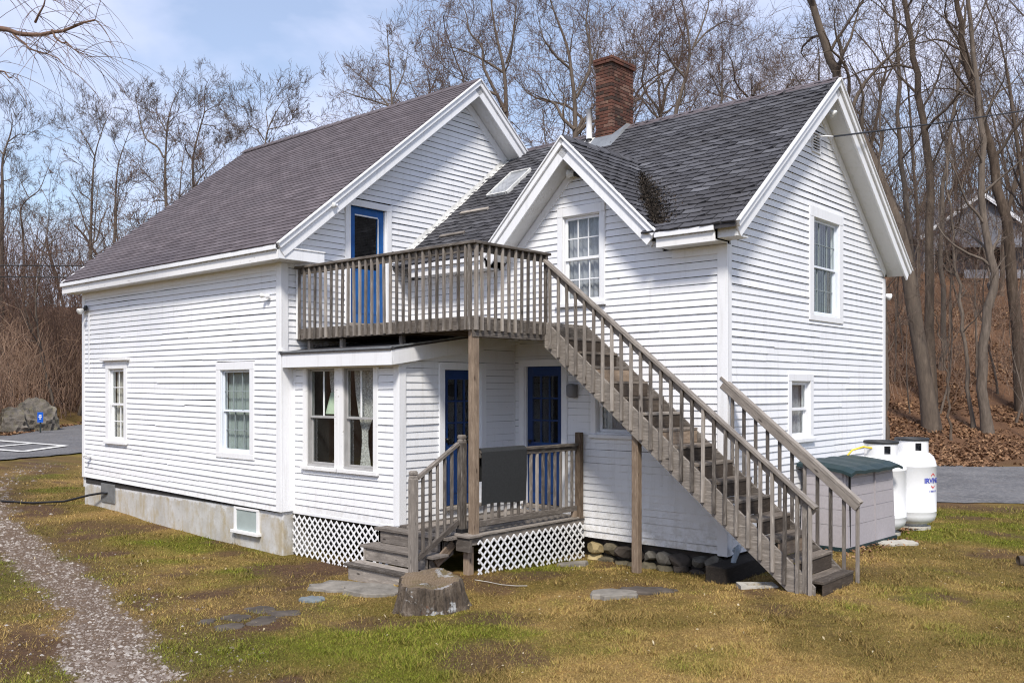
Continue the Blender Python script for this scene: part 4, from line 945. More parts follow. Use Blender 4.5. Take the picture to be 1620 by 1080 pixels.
for yy in (SY0 - .025, SY1 + .022):
    xa = 3.945; gz = gh(7.6, yy) - .03; xg = 3.934 + (2.535 - gz) / .8065; V = []
    for y_ in (yy - .02, yy + .02):
        V += [(xa, y_, sline(xa, 0)), (xa, y_, sline(xa, .37)), (xg + .10, y_, sline(xg + .10, .37)), (xg + .28, y_, gz + .12), (xg + .28, y_, gz), (xg, y_, gz)]
    n = 6; F = [[i, (i + 1) % n, n + (i + 1) % n, n + i] for i in range(n)] + [list(range(n))[::-1], list(range(n, 2 * n))]
    o = mobj('stringer', V, F, WW, ST)
hr = lambda x: 3.746 - .798 * (x - 3.969)
beam('handrail', (3.96, SY0 - .055, hr(3.96) + .0), (7.93, SY0 - .055, hr(7.93)), .095, .040, WW, ST, (ssl, 0, 1)); beam('sub_rail', (3.98, SY0 - .03, hr(3.98) - .075), (7.90, SY0 - .03, hr(7.90) - .075), .036, .09, WW, ST, (ssl, 0, 1))
n = 25
for i in range(n + 1):
    x = 4.06 + (7.86 - 4.06) * i / n; zb_ = max(sline(x, .06), gh(x, SY0) - .03); rr = random.Random(i * 7); j = rr.gauss(0, .004)
    beam('baluster', (x + j, SY0 - .066, zb_), (x - j, SY0 - .066, hr(x) - .03), .038, .038, WW, ST, (1, 0, 0), .003)
beam('newel', (7.80, SY0 - .03, gh(7.8, SY0) - .03), (7.80, SY0 - .03, hr(7.8) - .05), .04, .085, WW, ST, (1, 0, 0), .004)
hi = lambda x: 2.084 - .8213 * (x - 6.203)
beam('handrail', (6.20, SY1 + .065, hi(6.20)), (8.06, SY1 + .065, hi(8.06)), .095, .042, WW, ST, (ssl, 0, 1)); beam('sub_rail', (6.22, SY1 + .04, hi(6.22) - .08), (8.03, SY1 + .04, hi(8.03) - .08), .036, .10, WW, ST, (ssl, 0, 1))
for i in range(11):
    x = 6.35 + 1.66 * i / 10; zb_ = max(sline(x, .06), gh(x, SY1) - .03); beam('baluster', (x, SY1 + .078, zb_), (x, SY1 + .078, hi(x) - .03), .038, .038, WW, ST, (1, 0, 0), .003)
beam('post', (5.44, SY0 + .05, gh(5.44, 1.8) - .05), (5.44, SY0 + .05, sline(5.44, .06)), .10, .10, 'brown_wood', ST, (1, 0, 0), .006)

# ------------------------------------------------------------------ porch and its steps
PC = empty('porch', (3.2, 1.4, gh(3.9, 1.4)), 'low wooden porch with railing and white lattice skirt in the nook', 'porch')
x = LS + .03
while x < 3.93:
    bx('deck_board', x, min(x + .135, 3.945), .20, YW - .03, .0, .03, WW, PC); x += .141
bx('rim_joist', 3.885, 3.925, .22, YW - .03, -.11, -.002, WW, PC); bx('rim_joist', LS + .03, 3.88, .22, .26, -.14, -.002, WW, PC)
bx('edge_board', 3.70, 3.97, .14, .40, -.006, .026, WW, PC); bx('skirt_board', 3.70, 3.96, .165, .205, -.19, -.012, WW, PC)
beam('post', (3.80, .30, gh(3.8, .3) - .1), (3.80, .30, -.14), .10, .10, 'brown_wood', PC, (1, 0, 0))
lattice('lattice_panel', Plane('x', 3.935), .32, YW - .03, lambda u: -.045, lambda u: gh(3.93, u) - .01, PC)
RX = 3.895
bx('handrail', RX - .045, RX + .045, .40, 2.50, 1.085, 1.125, WW, PC); bx('sub_rail', RX - .02, RX + .02, .40, 2.50, 1.02, 1.083, WW, PC); bx('bottom_rail', RX - .02, RX + .02, .40, 2.50, .12, .20, WW, PC)
for i in range(15):
    y = .52 + i * .134; beam('baluster', (RX, y, .20), (RX, y, 1.02), .036, .036, WW, PC, (1, 0, 0), .003)
bx('block', RX - .04, RX + .04, 2.42, 2.47, .03, .12, 'brown_wood', PC)
beam('post', (3.905, 2.56, .0), (3.905, 2.56, 1.285), .095, .095, 'brown_wood', PC, (1, 0, 0), .008)
def newel(parent, x, y, z0, z1, s=.095):
    N_ = beam('newel', (x, y, z0), (x, y, z1 - .10), s, s, WW, parent, (1, 0, 0), .006)
    V, F = lathe([(s * .62, 0), (s * .62, .03), (s * .50, .038), (s * .50, .048), (s * .62, .056), (s * .62, .085), (s * .45, .10)], 4, (0, 0, 0))
    R45 = Matrix.Translation((x, y, z1 - .10)) @ Matrix.Rotation(math.pi / 4, 4, 'Z'); o = mobj('cap', V, F, WW, parent); o.matrix_basis = R45; WM[o] = R45
newel(PC, 3.68, .30, .03, 1.325)
bx('post_shoe', 3.62, 3.74, .24, .36, .03, .085, 'black_plastic', PC)
PS2 = empty('porch_steps', (3, -.3, gh(3, -.6)), 'three weathered wooden steps with one handrail leading up to the porch', 'steps')
for z, yf in ((0.0, -.03), (-.205, -.29), (-.42, -.56)):
    for a, b in ((yf, yf + .13), (yf + .135, yf + .29)): bx('tread', 2.28, 3.74, a, b, z - .038, z - random.uniform(0, .003), WW, PS2)
    bx('riser', 2.34, 3.62, yf + .03, yf + .055, z - .205 if z > -.3 else gh(3, -.6) - .05, z - .04, WW, PS2)
for xx in (2.36, 3.60):
    V = []; prof = [(.20, -.04), (.20, -.25), (-.50, gh(xx, -.5) - .02), (-.53, gh(xx, -.5) - .02), (-.53, -.46), (-.27, -.46), (-.27, -.25), (-.0, -.25), (-.0, -.04)]
    extr('stringer', prof, 'x', xx - .02, xx + .02, WW, PS2)
beam('brace', (3.64, .18, -.10), (3.64, -.14, -.33), .03, .12, 'brown_wood', PS2)
newel(PS2, 3.63, -.52, gh(3.63, -.52) - .03, .90)
beam('handrail', (3.645, -.47, .80), (3.665, .25, 1.21), .06, .045, WW, PS2); beam('bottom_rail', (3.64, -.46, -.22), (3.66, .25, .18), .045, .07, WW, PS2)
for i in range(5):
    t = (i + .75) / 5.6; y = -.47 + .72 * t; beam('baluster', (3.65, y, -.20 + .40 * t), (3.65, y, .79 + .41 * t), .036, .036, WW, PS2, (1, 0, 0), .003)

# ------------------------------------------------------------------ things by the house
# rubber mat over the porch rail
V = []; F = []; prof = [(.045, .40), (.052, .75), (.05, 1.10), (.03, 1.132), (-.01, 1.14), (-.045, 1.128), (-.056, 1.0), (-.058, .70)]; ny = 12
for s_ in (0, .010):
    for i in range(ny + 1):
        y = .40 + .90 * i / ny; sag = .015 * math.sin(i * .5)
        for kx, (dx, z) in enumerate(prof):
            c = np.array([dx, z]); o = (1 if kx < 3 else (-1 if kx > 5 else 0)); V.append((RX + dx + s_ * (o if o else 0), y - (.02 if kx == 0 else 0) * (i / ny), z + sag * (kx == 0) + (s_ if o == 0 else 0)))
n = len(prof); m = (ny + 1) * n
for i in range(ny):
    for kx in range(n - 1):
        a = i * n + kx; F.append([a, a + 1, a + n + 1, a + n]); F.append([m + a, m + a + n, m + a + n + 1, m + a + 1])
for i in range(ny):
    for kx in (0, n - 1): a = i * n + kx; F.append([a, a + n, m + a + n, m + a])
for i in (0, ny):
    for kx in range(n - 1): a = i * n + kx; F.append([a, m + a, m + a + 1, a + 1])
tag(mobj('floor_mat', V, F, 'rubber_mat'), 'black rubber floor mat hung over the porch railing', 'mat')

# stump
def stump():
    c = (4.42, -.98); zg = gh(*c); n = 110; V = []; F = []; rr = random.Random(3); rid = [rr.gauss(0, 1) for _ in range(110)]; lv = [(0.0, 1.34), (.05, 1.22), (.11, 1.13), (.18, 1.08), (.25, 1.04), (.32, 1.02), (.35, 1.0), (.375, .985), (.39, .95)]
    ph = [rr.uniform(0, 6.28) for _ in range(6)]
    for z, k_ in lv:
        for i in range(n):
            t = 2 * math.pi * i / n; fl = .10 * math.sin(3 * t + ph[0]) + .06 * math.sin(5 * t + ph[1]) + .03 * math.sin(11 * t + ph[2]); rr_ = .36 * k_ * (1 + fl * (1.5 - z / .43) * .8 + .022 * rid[i] + .012 * rr.uniform(-1, 1) + .03 * math.sin(17 * t + ph[3] + 3 * z))
            V.append((c[0] + rr_ * math.cos(t), c[1] + rr_ * math.sin(t), zg - .06 + z + (.05 * math.cos(t - 2.2) + .015 * math.sin(4 * t) if z > .3 else 0)))
    for l_ in range(len(lv) - 1):
        for i in range(n): F.append([l_ * n + i, l_ * n + (i + 1) % n, (l_ + 1) * n + (i + 1) % n, (l_ + 1) * n + i])
    S = empty('tree_stump', (c[0], c[1], zg), 'broad grey tree stump with a weathered cut top beside the porch steps', 'stump')
    mobj('bark', V, F, 'stump_bark', S, False)
    b0 = (len(lv) - 1) * n; TV = [V[b0 + i] for i in range(n)]; rings = [TV]
    for q_ in (.72, .4): rings.append([(c[0] + (x - c[0]) * q_, c[1] + (y - c[1]) * q_, z + rr.uniform(-.012, .012)) for x, y, z in TV])
    VV = sum(rings, []) + [(c[0], c[1], TV[0][2] - .02)]; FF = []
    for a in range(2):
        for i in range(n): FF.append([a * n + i, a * n + (i + 1) % n, (a + 1) * n + (i + 1) % n, (a + 1) * n + i])
    for i in range(n): FF.append([2 * n + i, 2 * n + (i + 1) % n, 3 * n])
    mobj('cut_top', VV, FF, 'stump_top', S, False)
stump()
# flat stones
def slab(name, c, rx, ry, rot, mat, label, th=.07, up=.03, seed=0, n=20, group=None, cat='stone', sq=0.):
    rr = random.Random(seed); zg = gh(*c); P = []
    for i in range(n):
        t = 2 * math.pi * i / n; k_ = 1 + rr.uniform(-.20, .14)
        if sq: k_ *= 1 / max(abs(math.cos(t)), abs(math.sin(t))) ** sq
        x, y = rx * k_ * math.cos(t), ry * k_ * math.sin(t); P.append((c[0] + x * math.cos(rot) - y * math.sin(rot), c[1] + x * math.sin(rot) + y * math.cos(rot)))
    V = []; tz = rr.uniform(-.02, .02), rr.uniform(-.02, .02)
    for q_, z in ((1.02, -th), (1.0, -.012), (.95, 0), (.5, .006)):
        for x, y in P: V.append((c[0] + (x - c[0]) * q_, c[1] + (y - c[1]) * q_, zg + up + z + (x - c[0]) * tz[0] + (y - c[1]) * tz[1] + rr.uniform(-.003, .003)))
    F = []
    for l_ in range(3):
        for i in range(n): F.append([l_ * n + i, l_ * n + (i + 1) % n, (l_ + 1) * n + (i + 1) % n, (l_ + 1) * n + i])
    F.append([3 * n + i for i in range(n)])
    return tag(mobj(name, V, F, mat), label, cat, group)
slab('stepping_slab', (2.80, -.98), .42, .27, .55, 'stone_grey', 'grey flat stone slab before the porch steps, the left of the pair', seed=1, sq=.5, up=.045)
slab('stepping_slab', (3.36, -.93), .40, .28, .5, 'stone_grey', 'grey flat stone slab before the porch steps, the one touching the stump', seed=2, sq=.5, up=.045)
slab('stepping_stone', (3.12, -1.68), .16, .14, .3, 'stone_blue', 'small round bluish stepping stone between the slabs and the flagstones', seed=3)
fl = [(3.05, -2.35, .26, .20, 'rearmost'), (3.42, -2.28, .25, .18, 'rightmost'), (3.50, -2.62, .27, .20, 'front right'), (3.14, -2.72, .24, .19, 'middle'), (3.42, -2.98, .22, .17, 'frontmost'), (3.02, -3.02, .15, .12, 'small detached left')]
for i, (x, y, a, b, wrd) in enumerate(fl): slab('flagstone', (x, y), a * .72, b * .72, i * 1.1, 'stone_dark', f'{wrd} dark flagstone sunk in the patch of dirt near the gravel', up=.012, seed=10 + i, sq=.6, group='dark flagstones in the lawn')
slab('flat_rock', (5.93, .55), .30, .20, .65, 'stone_grey', 'grey flat rock lying in the lawn before the stair post', seed=21, up=.05)
slab('flat_rock', (6.13, .98), .34, .17, .75, 'stone_dark', 'dark flat rock half buried behind the grey rock in the lawn', seed=22, up=.03)
slab('paving_stone', (4.20, 2.0), .24, .09, 1.15, 'stone_grey', 'grey edging stone at the foot of the porch lattice', seed=23, up=.05, sq=.7)
slab('paving_slab', (7.33, 6.05), .30, .15, .85, 'stone_pale', 'pale concrete slab lying beside the storage box', seed=24, up=.04, sq=.8)
# concrete block lying flat with its core full of grass
def block(c, rot, lx, ly, hz, mat, label):
    zg = gh(*c); n = 4; out = [(-lx, -ly), (lx, -ly), (lx, ly), (-lx, ly)]; inn = [(-lx * .62, -ly * .55), (lx * .62, -ly * .55), (lx * .62, ly * .55), (-lx * .62, ly * .55)]
    R2 = lambda p: (c[0] + p[0] * math.cos(rot) - p[1] * math.sin(rot), c[1] + p[0] * math.sin(rot) + p[1] * math.cos(rot)); V = []
    for ring in (out, inn):
        for z in (-.1, hz): V += [(*R2(p), zg + z) for p in ring]
    F = []
    for i in range(4): j = (i + 1) % 4; F += [[i, j, 4 + j, 4 + i], [8 + j, 8 + i, 12 + i, 12 + j], [4 + i, 4 + j, 12 + j, 12 + i]]
    tag(mobj('concrete_block', V, F, mat), label, 'block')
block((7.16, 1.78), .72, .22, .125, .035, 'stone_pale', 'hollow grey concrete block sunk in the grass by the stair foot')
tag(beam('timber_beam', (6.42, 2.12, gh(6.4, 2.3) + .10), (6.42, 3.9, gh(6.4, 3.6) + .10), .30, .24, 'creosote_wood', None, b=.012), 'dark timber beam lying under the staircase at the house corner', 'timber')
tag(tube_obj('drain_pipe', [(6.36, 2.74, -.22), (6.44, 2.70, -.16), (6.47, 2.62, -.19), (6.45, 2.55, -.30), (6.44, 2.52, -.46)], .035, 'pvc_grey', None, 10), 'grey plastic pipe bending down beneath the stairs at the house corner', 'pipe')
# storage box
SB = empty('storage_box', (6.7, 5.6, gh(6.9, 5.6)), 'grey plastic storage box with dark green lid against the house', 'storage box')
zg = gh(7, 5.6) - .02; A = np.array([7.07, 4.78]); B = np.array([7.17, 6.52]); ex_ = (B - A) / np.linalg.norm(B - A); ey_ = np.array([-ex_[1], ex_[0]]); LB = np.linalg.norm(B - A); DB = .74
def sbp(u, v): p = A + ex_ * u + ey_ * v; return (p[0], p[1])
def sb_prism(name, u0, u1, v0, v1, z0, z1, mat, taper=0):
    V = [(*sbp(u, v), zg + z0) for u, v in ((u0, v0), (u1, v0), (u1, v1), (u0, v1))] + [(*sbp(u, v), zg + z1) for u, v in ((u0 + taper, v0 + taper), (u1 - taper, v0 + taper), (u1 - taper, v1 - taper), (u0 + taper, v1 - taper))]
    return mobj(name, V, [[3, 2, 1, 0], [4, 5, 6, 7], [0, 1, 5, 4], [1, 2, 6, 5], [2, 3, 7, 6], [3, 0, 4, 7]], mat, SB)
sb_prism('base', -.015, LB + .015, -.015, DB, 0, .085, 'shed_green')
tp = .035
sb_prism('body', .01, LB - .01, .01, DB - .01, .085, 1.215, 'shed_grey', tp)
zz = [.085, .40, .63, .82, .97, 1.09, 1.20]
for a, b in zip(zz[:-1], zz[1:]):
    f0 = tp * (a - .085) / 1.13
    sb_prism('panel', .03 + f0, LB - .03 - f0, -.004 + f0, .05, a + .004, b - .002, 'shed_grey', tp * (b - a) / 1.13 * .8)
    V0 = sb_prism('panel', -.004 + f0, .05, .05 + f0, DB - .05, a + .004, b - .002, 'shed_grey', tp * (b - a) / 1.13 * .8)
sb_prism('door_seam', .10, .112, -.0075, .02, .10, 1.19, 'black_plastic'); sb_prism('corner_rib', LB * .55, LB * .55 + .03, -.012, .03, .10, 1.18, 'shed_grey', .008)
# lid with ribs
V = []; F = []; nx_ = 12; nyy = 6
for i in range(nx_ + 1):
    for jx in range(nyy + 1):
        u = -.05 + (LB + .10) * i / nx_; v = -.09 + (DB + .11) * jx / nyy; z = 1.235 + .075 * math.sin(math.pi * (jx / nyy) * .5) + .014 * abs(math.sin(i * math.pi / 3)) - (.03 if jx == 0 else 0) - (.035 if i in (0, nx_) else 0) - .02 * math.sin(math.pi * i / nx_) * (1 - jx / nyy)
        V.append((*sbp(u, v), zg + z))
m = len(V); V += [(x, y, z - .045) for x, y, z in V]; w_ = nyy + 1
for i in range(nx_):
    for jx in range(nyy): a = i * w_ + jx; F += [[a, a + w_, a + w_ + 1, a + 1], [m + a, m + a + 1, m + a + w_ + 1, m + a + w_]]
for i in range(nx_):
    for jx in (0, nyy): a = i * w_ + jx; F.append([a, m + a, m + a + w_, a + w_])
for jx in range(nyy):
    for i in (0, nx_): a = i * w_ + jx; F.append([a, a + 1, m + a + 1, m + a])
mobj('lid', V, F, 'shed_green', SB)
# propane tanks
def tank(c, label, logo):
    z0 = gh(*c); T = empty('propane_tank', (c[0], c[1], z0), label, 'gas tank', 'white propane tanks by the house'); R_ = .385
    V, F = lathe([(.30, -.03), (.30, .05), (.26, .06)], 24, (c[0], c[1], z0)); mobj('pad', V, F, 'stone_pale', T)
    prof = [(.23, .055), (.24, .10), (.30, .115), (.355, .16), (R_, .24), (R_, .30), (R_ + .004, .305), (R_ + .004, .318), (R_, .323), (R_, 1.06), (R_ + .004, 1.065), (R_ + .004, 1.08), (R_, 1.085), (.375, 1.15), (.34, 1.23), (.28, 1.285), (.18, 1.315), (.05, 1.325)]
    V, F = lathe(prof, 40, (c[0], c[1], z0)); mobj('body', V, F, 'tank_white', T, True)
    # collar with hand holes
    n = 48; V = []; F = []; r0 = .262; zs = [1.285, 1.33, 1.39, 1.46, 1.50]
    for z in zs:
        for i in range(n): V.append((c[0] + r0 * math.cos(2 * math.pi * i / n), c[1] + r0 * math.sin(2 * math.pi * i / n), z0 + z))
    for l_ in range(4):
        for i in range(n):
            if l_ in (1, 2) and (i % 12) in (4, 5, 6) and not (l_ == 2 and (i % 12) in (3, 7) and False): 
                continue
            F.append([l_ * n + i, l_ * n + (i + 1) % n, (l_ + 1) * n + (i + 1) % n, (l_ + 1) * n + i])
    mobj('collar', V, F, 'tank_white', T, True)
    V, F = lathe([(r0 - .012, 1.495), (r0 + .014, 1.495), (r0 + .014, 1.53), (r0 + .004, 1.54), (r0 - .012, 1.535), (r0 - .012, 1.495)], 40, (c[0], c[1], z0)); mobj('rim', V, F[:-2], 'tank_dark', T, True)
    tube_obj('valve_shade', [(c[0], c[1], z0 + 1.31), (c[0], c[1], z0 + 1.47)], [.17, .15], 'tank_dark', T, 14)  # valve widened into a dark plug that paints shade inside the hand holes
    if logo:
        an0 = math.atan2(CAM[1] - c[1], CAM[0] - c[0]) + 1.0        # turned to the right
        def onT(a, z, o=.003): return (c[0] + (R_ + o) * math.cos(an0 + a), c[1] + (R_ + o) * math.sin(an0 + a), z0 + z)
        def chev(zc_, sg):
            V = []; F = []
            for i, t in enumerate(np.linspace(-1, 1, 9)): zz_ = zc_ - sg * abs(t) * .035; V += [onT(t * .075 / R_ / 1.6, zz_ - .011), onT(t * .075 / R_ / 1.6, zz_ + .011)]
            for i in range(8): F.append([2 * i, 2 * i + 2, 2 * i + 3, 2 * i + 1])
            mobj('logo', V, F, 'logo_red', T)
        chev(.955, 1); chev(.715, -1)
        cu = bpy.data.curves.new('lettering', 'FONT'); cu.body = 'IRVING'; cu.align_x = 'CENTER'; cu.align_y = 'CENTER'; cu.size = .145; cu.offset = .004
        for txt, size, zc_, nm in (('IRVING', .115, .835, 'lettering'), ('1 788 02 92', .04, .66, 'lettering')):
            cu = bpy.data.curves.new('lettering', 'FONT'); cu.body = txt; cu.align_x = 'CENTER'; cu.align_y = 'CENTER'; cu.size = size; cu.offset = .004 if size > .1 else .001; cu.resolution_u = 3
            to = bpy.data.objects.new('tmp', cu); COL.objects.link(to); dg = bpy.context.evaluated_depsgraph_get(); me = bpy.data.meshes.new_from_object(to.evaluated_get(dg)); bpy.data.objects.remove(to)
            for v in me.vertices: v.co = onT(v.co.x / R_, zc_ + v.co.y, .004)
            me.materials.clear(); me.materials.append(MATS['logo_blue']); link(bpy.data.objects.new(nm, me), T)
tank((6.78, 6.97), 'white propane tank partly behind the storage box, with yellow hose', False)
tank((6.98, 7.86), 'white propane tank with blue and red logo, at the far corner', True)
tag(tube_obj('gas_hose', [(6.72, 6.72, gh(6.7, 6.7) + 1.43), (6.62, 6.62, gh(6.7, 6.7) + 1.455), (6.50, 6.45, gh(6.7, 6.7) + 1.40), (6.38, 6.36, gh(6.7, 6.7) + 1.22), (6.33, 6.34, gh(6.7, 6.7) + 1.0)], .016, 'yellow_hose', None, 8), 'yellow gas hose arching from the nearer propane tank', 'hose')
# small log at the right edge
tag(tube_obj('log', [(9.10, 5.62, gh(9.1, 5.6) + .05), (9.62, 5.98, gh(9.6, 6) + .05)], .075, 'bark_brown', None, 12), 'short dark log lying in the lawn at the right edge', 'log')
# flood lamps and bulbs
def flood(name, base, heads, label, mat='black_plastic', hm='glass_lamp', k_=1.):
    T = empty(name, base, label, 'lamp'); base = np.array(base, float)
    V, F = lathe([(.055 * k_, -.02), (.055 * k_, .02), (.03 * k_, .03)], 12); o = mobj('mount', V, F, mat, T); 
    o.matrix_basis = Matrix.Translation(base) @ Matrix.Rotation(rad(90), 4, 'X'); WM[o] = o.matrix_basis
    for d in heads:
        d = Vector(d).normalized(); V, F = lathe([(r_ * k_, z_ * k_) for r_, z_ in ((.022, 0), (.026, .06), (.032, .07), (.062, .15), (.064, .17), (.05, .182))], 16)
        R_ = d.to_track_quat('Z', 'Y').to_matrix().to_4x4(); mw = Matrix.Translation(Vector(base) + d * .02) @ R_
        o = mobj('lamp_head', V, F, hm, T, True); o.matrix_basis = mw; WM[o] = mw
        V, F = lathe([(.03 * k_, .005), (.034 * k_, .05 * k_), (.036 * k_, .075 * k_)], 14); o = mobj('socket', V, F, mat, T, True); o.matrix_basis = mw; WM[o] = mw
flood('flood_lamp', (-6.86, -.05, 3.60), [(-.9, -.35, -.35), (.1, -1, -.5)], 'twin flood lamp at the far left corner of the long wall')
flood('flood_lamp', (XW - .08, YW2 + .05, 3.66), [(.75, .6, -.3)], 'single flood lamp at the far right corner of the gable wall', hm='tank_white')
flood('bulb_lamp', (3.86, YW - .05, 5.16), [(-.8, -.45, .05)], 'white bulb lamp beneath the peak of the small dormer gable')
flood('bulb_lamp', (-.28, -.05, 3.40), [(-.8, -.5, .1)], 'small white bulb lamp on the long wall near the corner board', mat='tank_white', k_=.62)
flood('bulb_lamp', (XW + .12, YR + .0, 6.32), [(.7, .2, -.6)], 'round white lamp under the peak of the right gable')
flood('wall_tap', (-6.72, -.04, .55), [(-.3, -.9, .2)], 'small white fitting low on the long wall by the left corner', mat='tank_white', k_=.62)
flood('bulb_lamp', (OX - .02, .80, 4.88), [(.4, -.8, -.1)], 'tiny white lamp on the main gable rake above the balcony', mat='tank_white', k_=.62)
WL = empty('wall_lantern', (3.74, YW - .02, 1.84), 'pale rounded lantern on the wall right of the inner blue door', 'lamp')
V, F = lathe([(.03, 0), (.075, .03), (.08, .17), (.07, .20), (.02, .215)], 16, (3.745, YW - .105, 1.80)); mobj('shade', V, F, 'far_siding', WL, True); bx('back_plate', 3.69, 3.80, YW - .045, YW - .018, 1.80, 2.0, 'far_siding', WL)
tag(tube_obj('twine', [(x, y, gh(x, y) + .02) for x, y in ((4.15, .06), (4.35, .10), (4.55, .12), (4.72, .20), (4.82, .30))], .005, 'stone_pale', None, 6), 'thin pale cord lying on the grass before the porch lattice', 'cord')
# green lamp seen through the sunroom window
LPX = empty('table_lamp', (.75, .95, .6), 'pale green shaded lamp seen through the left sunroom window', 'lamp')
V, F = lathe([(.20, .75), (.12, 1.08), (.118, 1.08), (.198, .75)], 24, (.82, .48, .80)); mobj('lamp_shade', V, F[:-2], 'lamp_shade', LPX, True)
V, F = lathe([(.10, .0), (.10, .02), (.03, .05), (.05, .3), (.02, .6), (.02, .8)], 16, (.82, .48, .80)); mobj('base', V, F, 'stone_dark', LPX, True)
# overhead cables
def cable(p0, p1, sag, label, r=.014):
    p0 = np.array(p0, float); p1 = np.array(p1, float); t = np.linspace(0, 1, 18)[:, None]; P = p0 + (p1 - p0) * t; P[:, 2] -= (4 * sag * t * (1 - t))[:, 0]
    tag(tube_obj('overhead_cable', P, r, 'wire', None, 6), label, 'cable')
def uvw(u, v, w): p = CP + FW * w + RT * ((u - 810) * w / FPX); return (p[0], p[1], CAM[2] + (HORIZON - v) * w / FPX)
cable(uvw(-300, 417, 34), uvw(330, 421, 34), .02, 'upper of two black cables at the left behind the roof', .022); cable(uvw(-300, 434, 34), uvw(330, 440, 34), .02, 'lower of two black cables at the left behind the roof', .022)
cable((XW + .35, 5.36, 5.78), uvw(1900, 118, 30), .15, 'black service cable running from the right gable into the trees', .014)
tag(tube_obj('cable_clamp', [(XW + .02, 5.22, 5.73), (XW + .12, 5.27, 5.80), (XW + .25, 5.33, 5.80), (XW + .36, 5.37, 5.78)], .012, 'tank_white', None, 6), 'white wire fastening the service cable to the right gable', 'cable')

# ------------------------------------------------------------------ far things: sign, boulder, house
sx, sy = uw(64, 50); sz = gh(sx, sy)
SG = empty('road_sign', (sx, sy, sz), 'small blue sign on a dark post before the boulder', 'sign')
beam('post', (sx, sy, sz - .1), (sx, sy, sz + .75), .07, .07, 'sign_post', SG, (1, 0, 0))
def facing_box(name, cx, cy, z0, z1, hw, mat, par, dep, th=.02, txt=None):
    p = np.array([cx, cy, 0]) - FW * dep; V = []
    for dd in (0, th):
        for a, b in ((-hw, z0), (hw, z0), (hw, z1), (-hw, z1)): q_ = p + RT * a + FW * dd; V.append((q_[0], q_[1], b))
    return mobj(name, V, [[0, 1, 2, 3], [7, 6, 5, 4], [0, 4, 5, 1], [1, 5, 6, 2], [2, 6, 7, 3], [3, 7, 4, 0]], mat, par)
facing_box('board', sx + .04, sy, sz + .62, sz + 1.18, .16, 'sign_blue', SG, .06)
for z_, w_ in ((.98, .07), (.90, .09), (.80, .05)): facing_box('lettering', sx + .04, sy, sz + z_, sz + z_ + .05, w_, 'sign_white', SG, .066, .004)
bx_, by_ = uw(56, 54)
def bould(c, r, label, seed):
    o = rock('boulder', (c[0], c[1], gh(*c) + r[2] * .12), r, 'boulder', None, seed, sub=4, noise=.30, cuts=6); tag(o, label, 'boulder')
bould(uw(55, 54), (2.0, 1.4, 1.7), 'large grey boulder behind the blue sign across the road', 5)
bould(uw(18, 51), (1.25, 1.1, 1.25), 'paler pointed boulder left of the blue sign across the road', 8)
hx, hy = uw(1535, 62); hz = gh(hx, hy) - .3
FH = empty('neighbour_house', (hx, hy, hz), 'grey gabled house on the hill behind the right-hand trees', 'house')
def fh(a, b, z): p = np.array([hx, hy, 0]) + RT * a + FW * b; return (p[0], p[1], hz + z)
V = [fh(a, b, z) for b in (0, 9) for a, z in ((-3.2, -1.5), (4.5, -1.5), (4.5, 3.0), (.6, 5.6), (-3.2, 3.0))]
mobj('wall', V, [[0, 1, 2, 3, 4], [9, 8, 7, 6, 5], [0, 4, 9, 5], [1, 6, 7, 2]], 'far_siding', FH)
for s0, s1 in (((-3.6, 2.75), (.6, 5.75)), ((4.9, 2.75), (.6, 5.75))):
    V = [fh(s0[0], -.4, s0[1]), fh(s1[0], -.4, s1[1]), fh(s1[0], 9.4, s1[1]), fh(s0[0], 9.4, s0[1])]; V += [(x, y, z + .18) for x, y, z in V]
    mobj('roof', V, [[0, 1, 2, 3], [7, 6, 5, 4], [0, 4, 5, 1], [1, 5, 6, 2], [2, 6, 7, 3], [3, 7, 4, 0]], 'far_roof', FH)
    beamv = [fh(s0[0], -.42, s0[1] - .1), fh(s1[0], -.42, s1[1] - .1)]; beam('rake_board', beamv[0], beamv[1], .06, .25, 'white_trim', FH)
for a in (-2.4, 1.2):
    V = [fh(a, -.03, .2), fh(a + 1.2, -.03, .2), fh(a + 1.2, -.03, 1.9), fh(a, -.03, 1.9)]; wn = mobj('window', V, [[0, 1, 2, 3]], 'interior_dark', FH)
V = [fh(-1.8, -2.6, 1.7), fh(4.2, -2.6, 1.7), fh(4.2, 0, 3.0), fh(-1.8, 0, 3.0)]; V += [(x, y, z + .15) for x, y, z in V]
mobj('porch_roof', V, [[0, 1, 2, 3], [7, 6, 5, 4], [0, 4, 5, 1], [1, 5, 6, 2], [2, 6, 7, 3], [3, 7, 4, 0]], 'far_roof', FH)
V = [fh(-1.6, -2.4, -.3), fh(4, -2.4, -.3), fh(4, -2.4, .25), fh(-1.6, -2.4, .25)]; mobj('porch_rail', V, [[0, 1, 2, 3]], 'far_siding', FH)

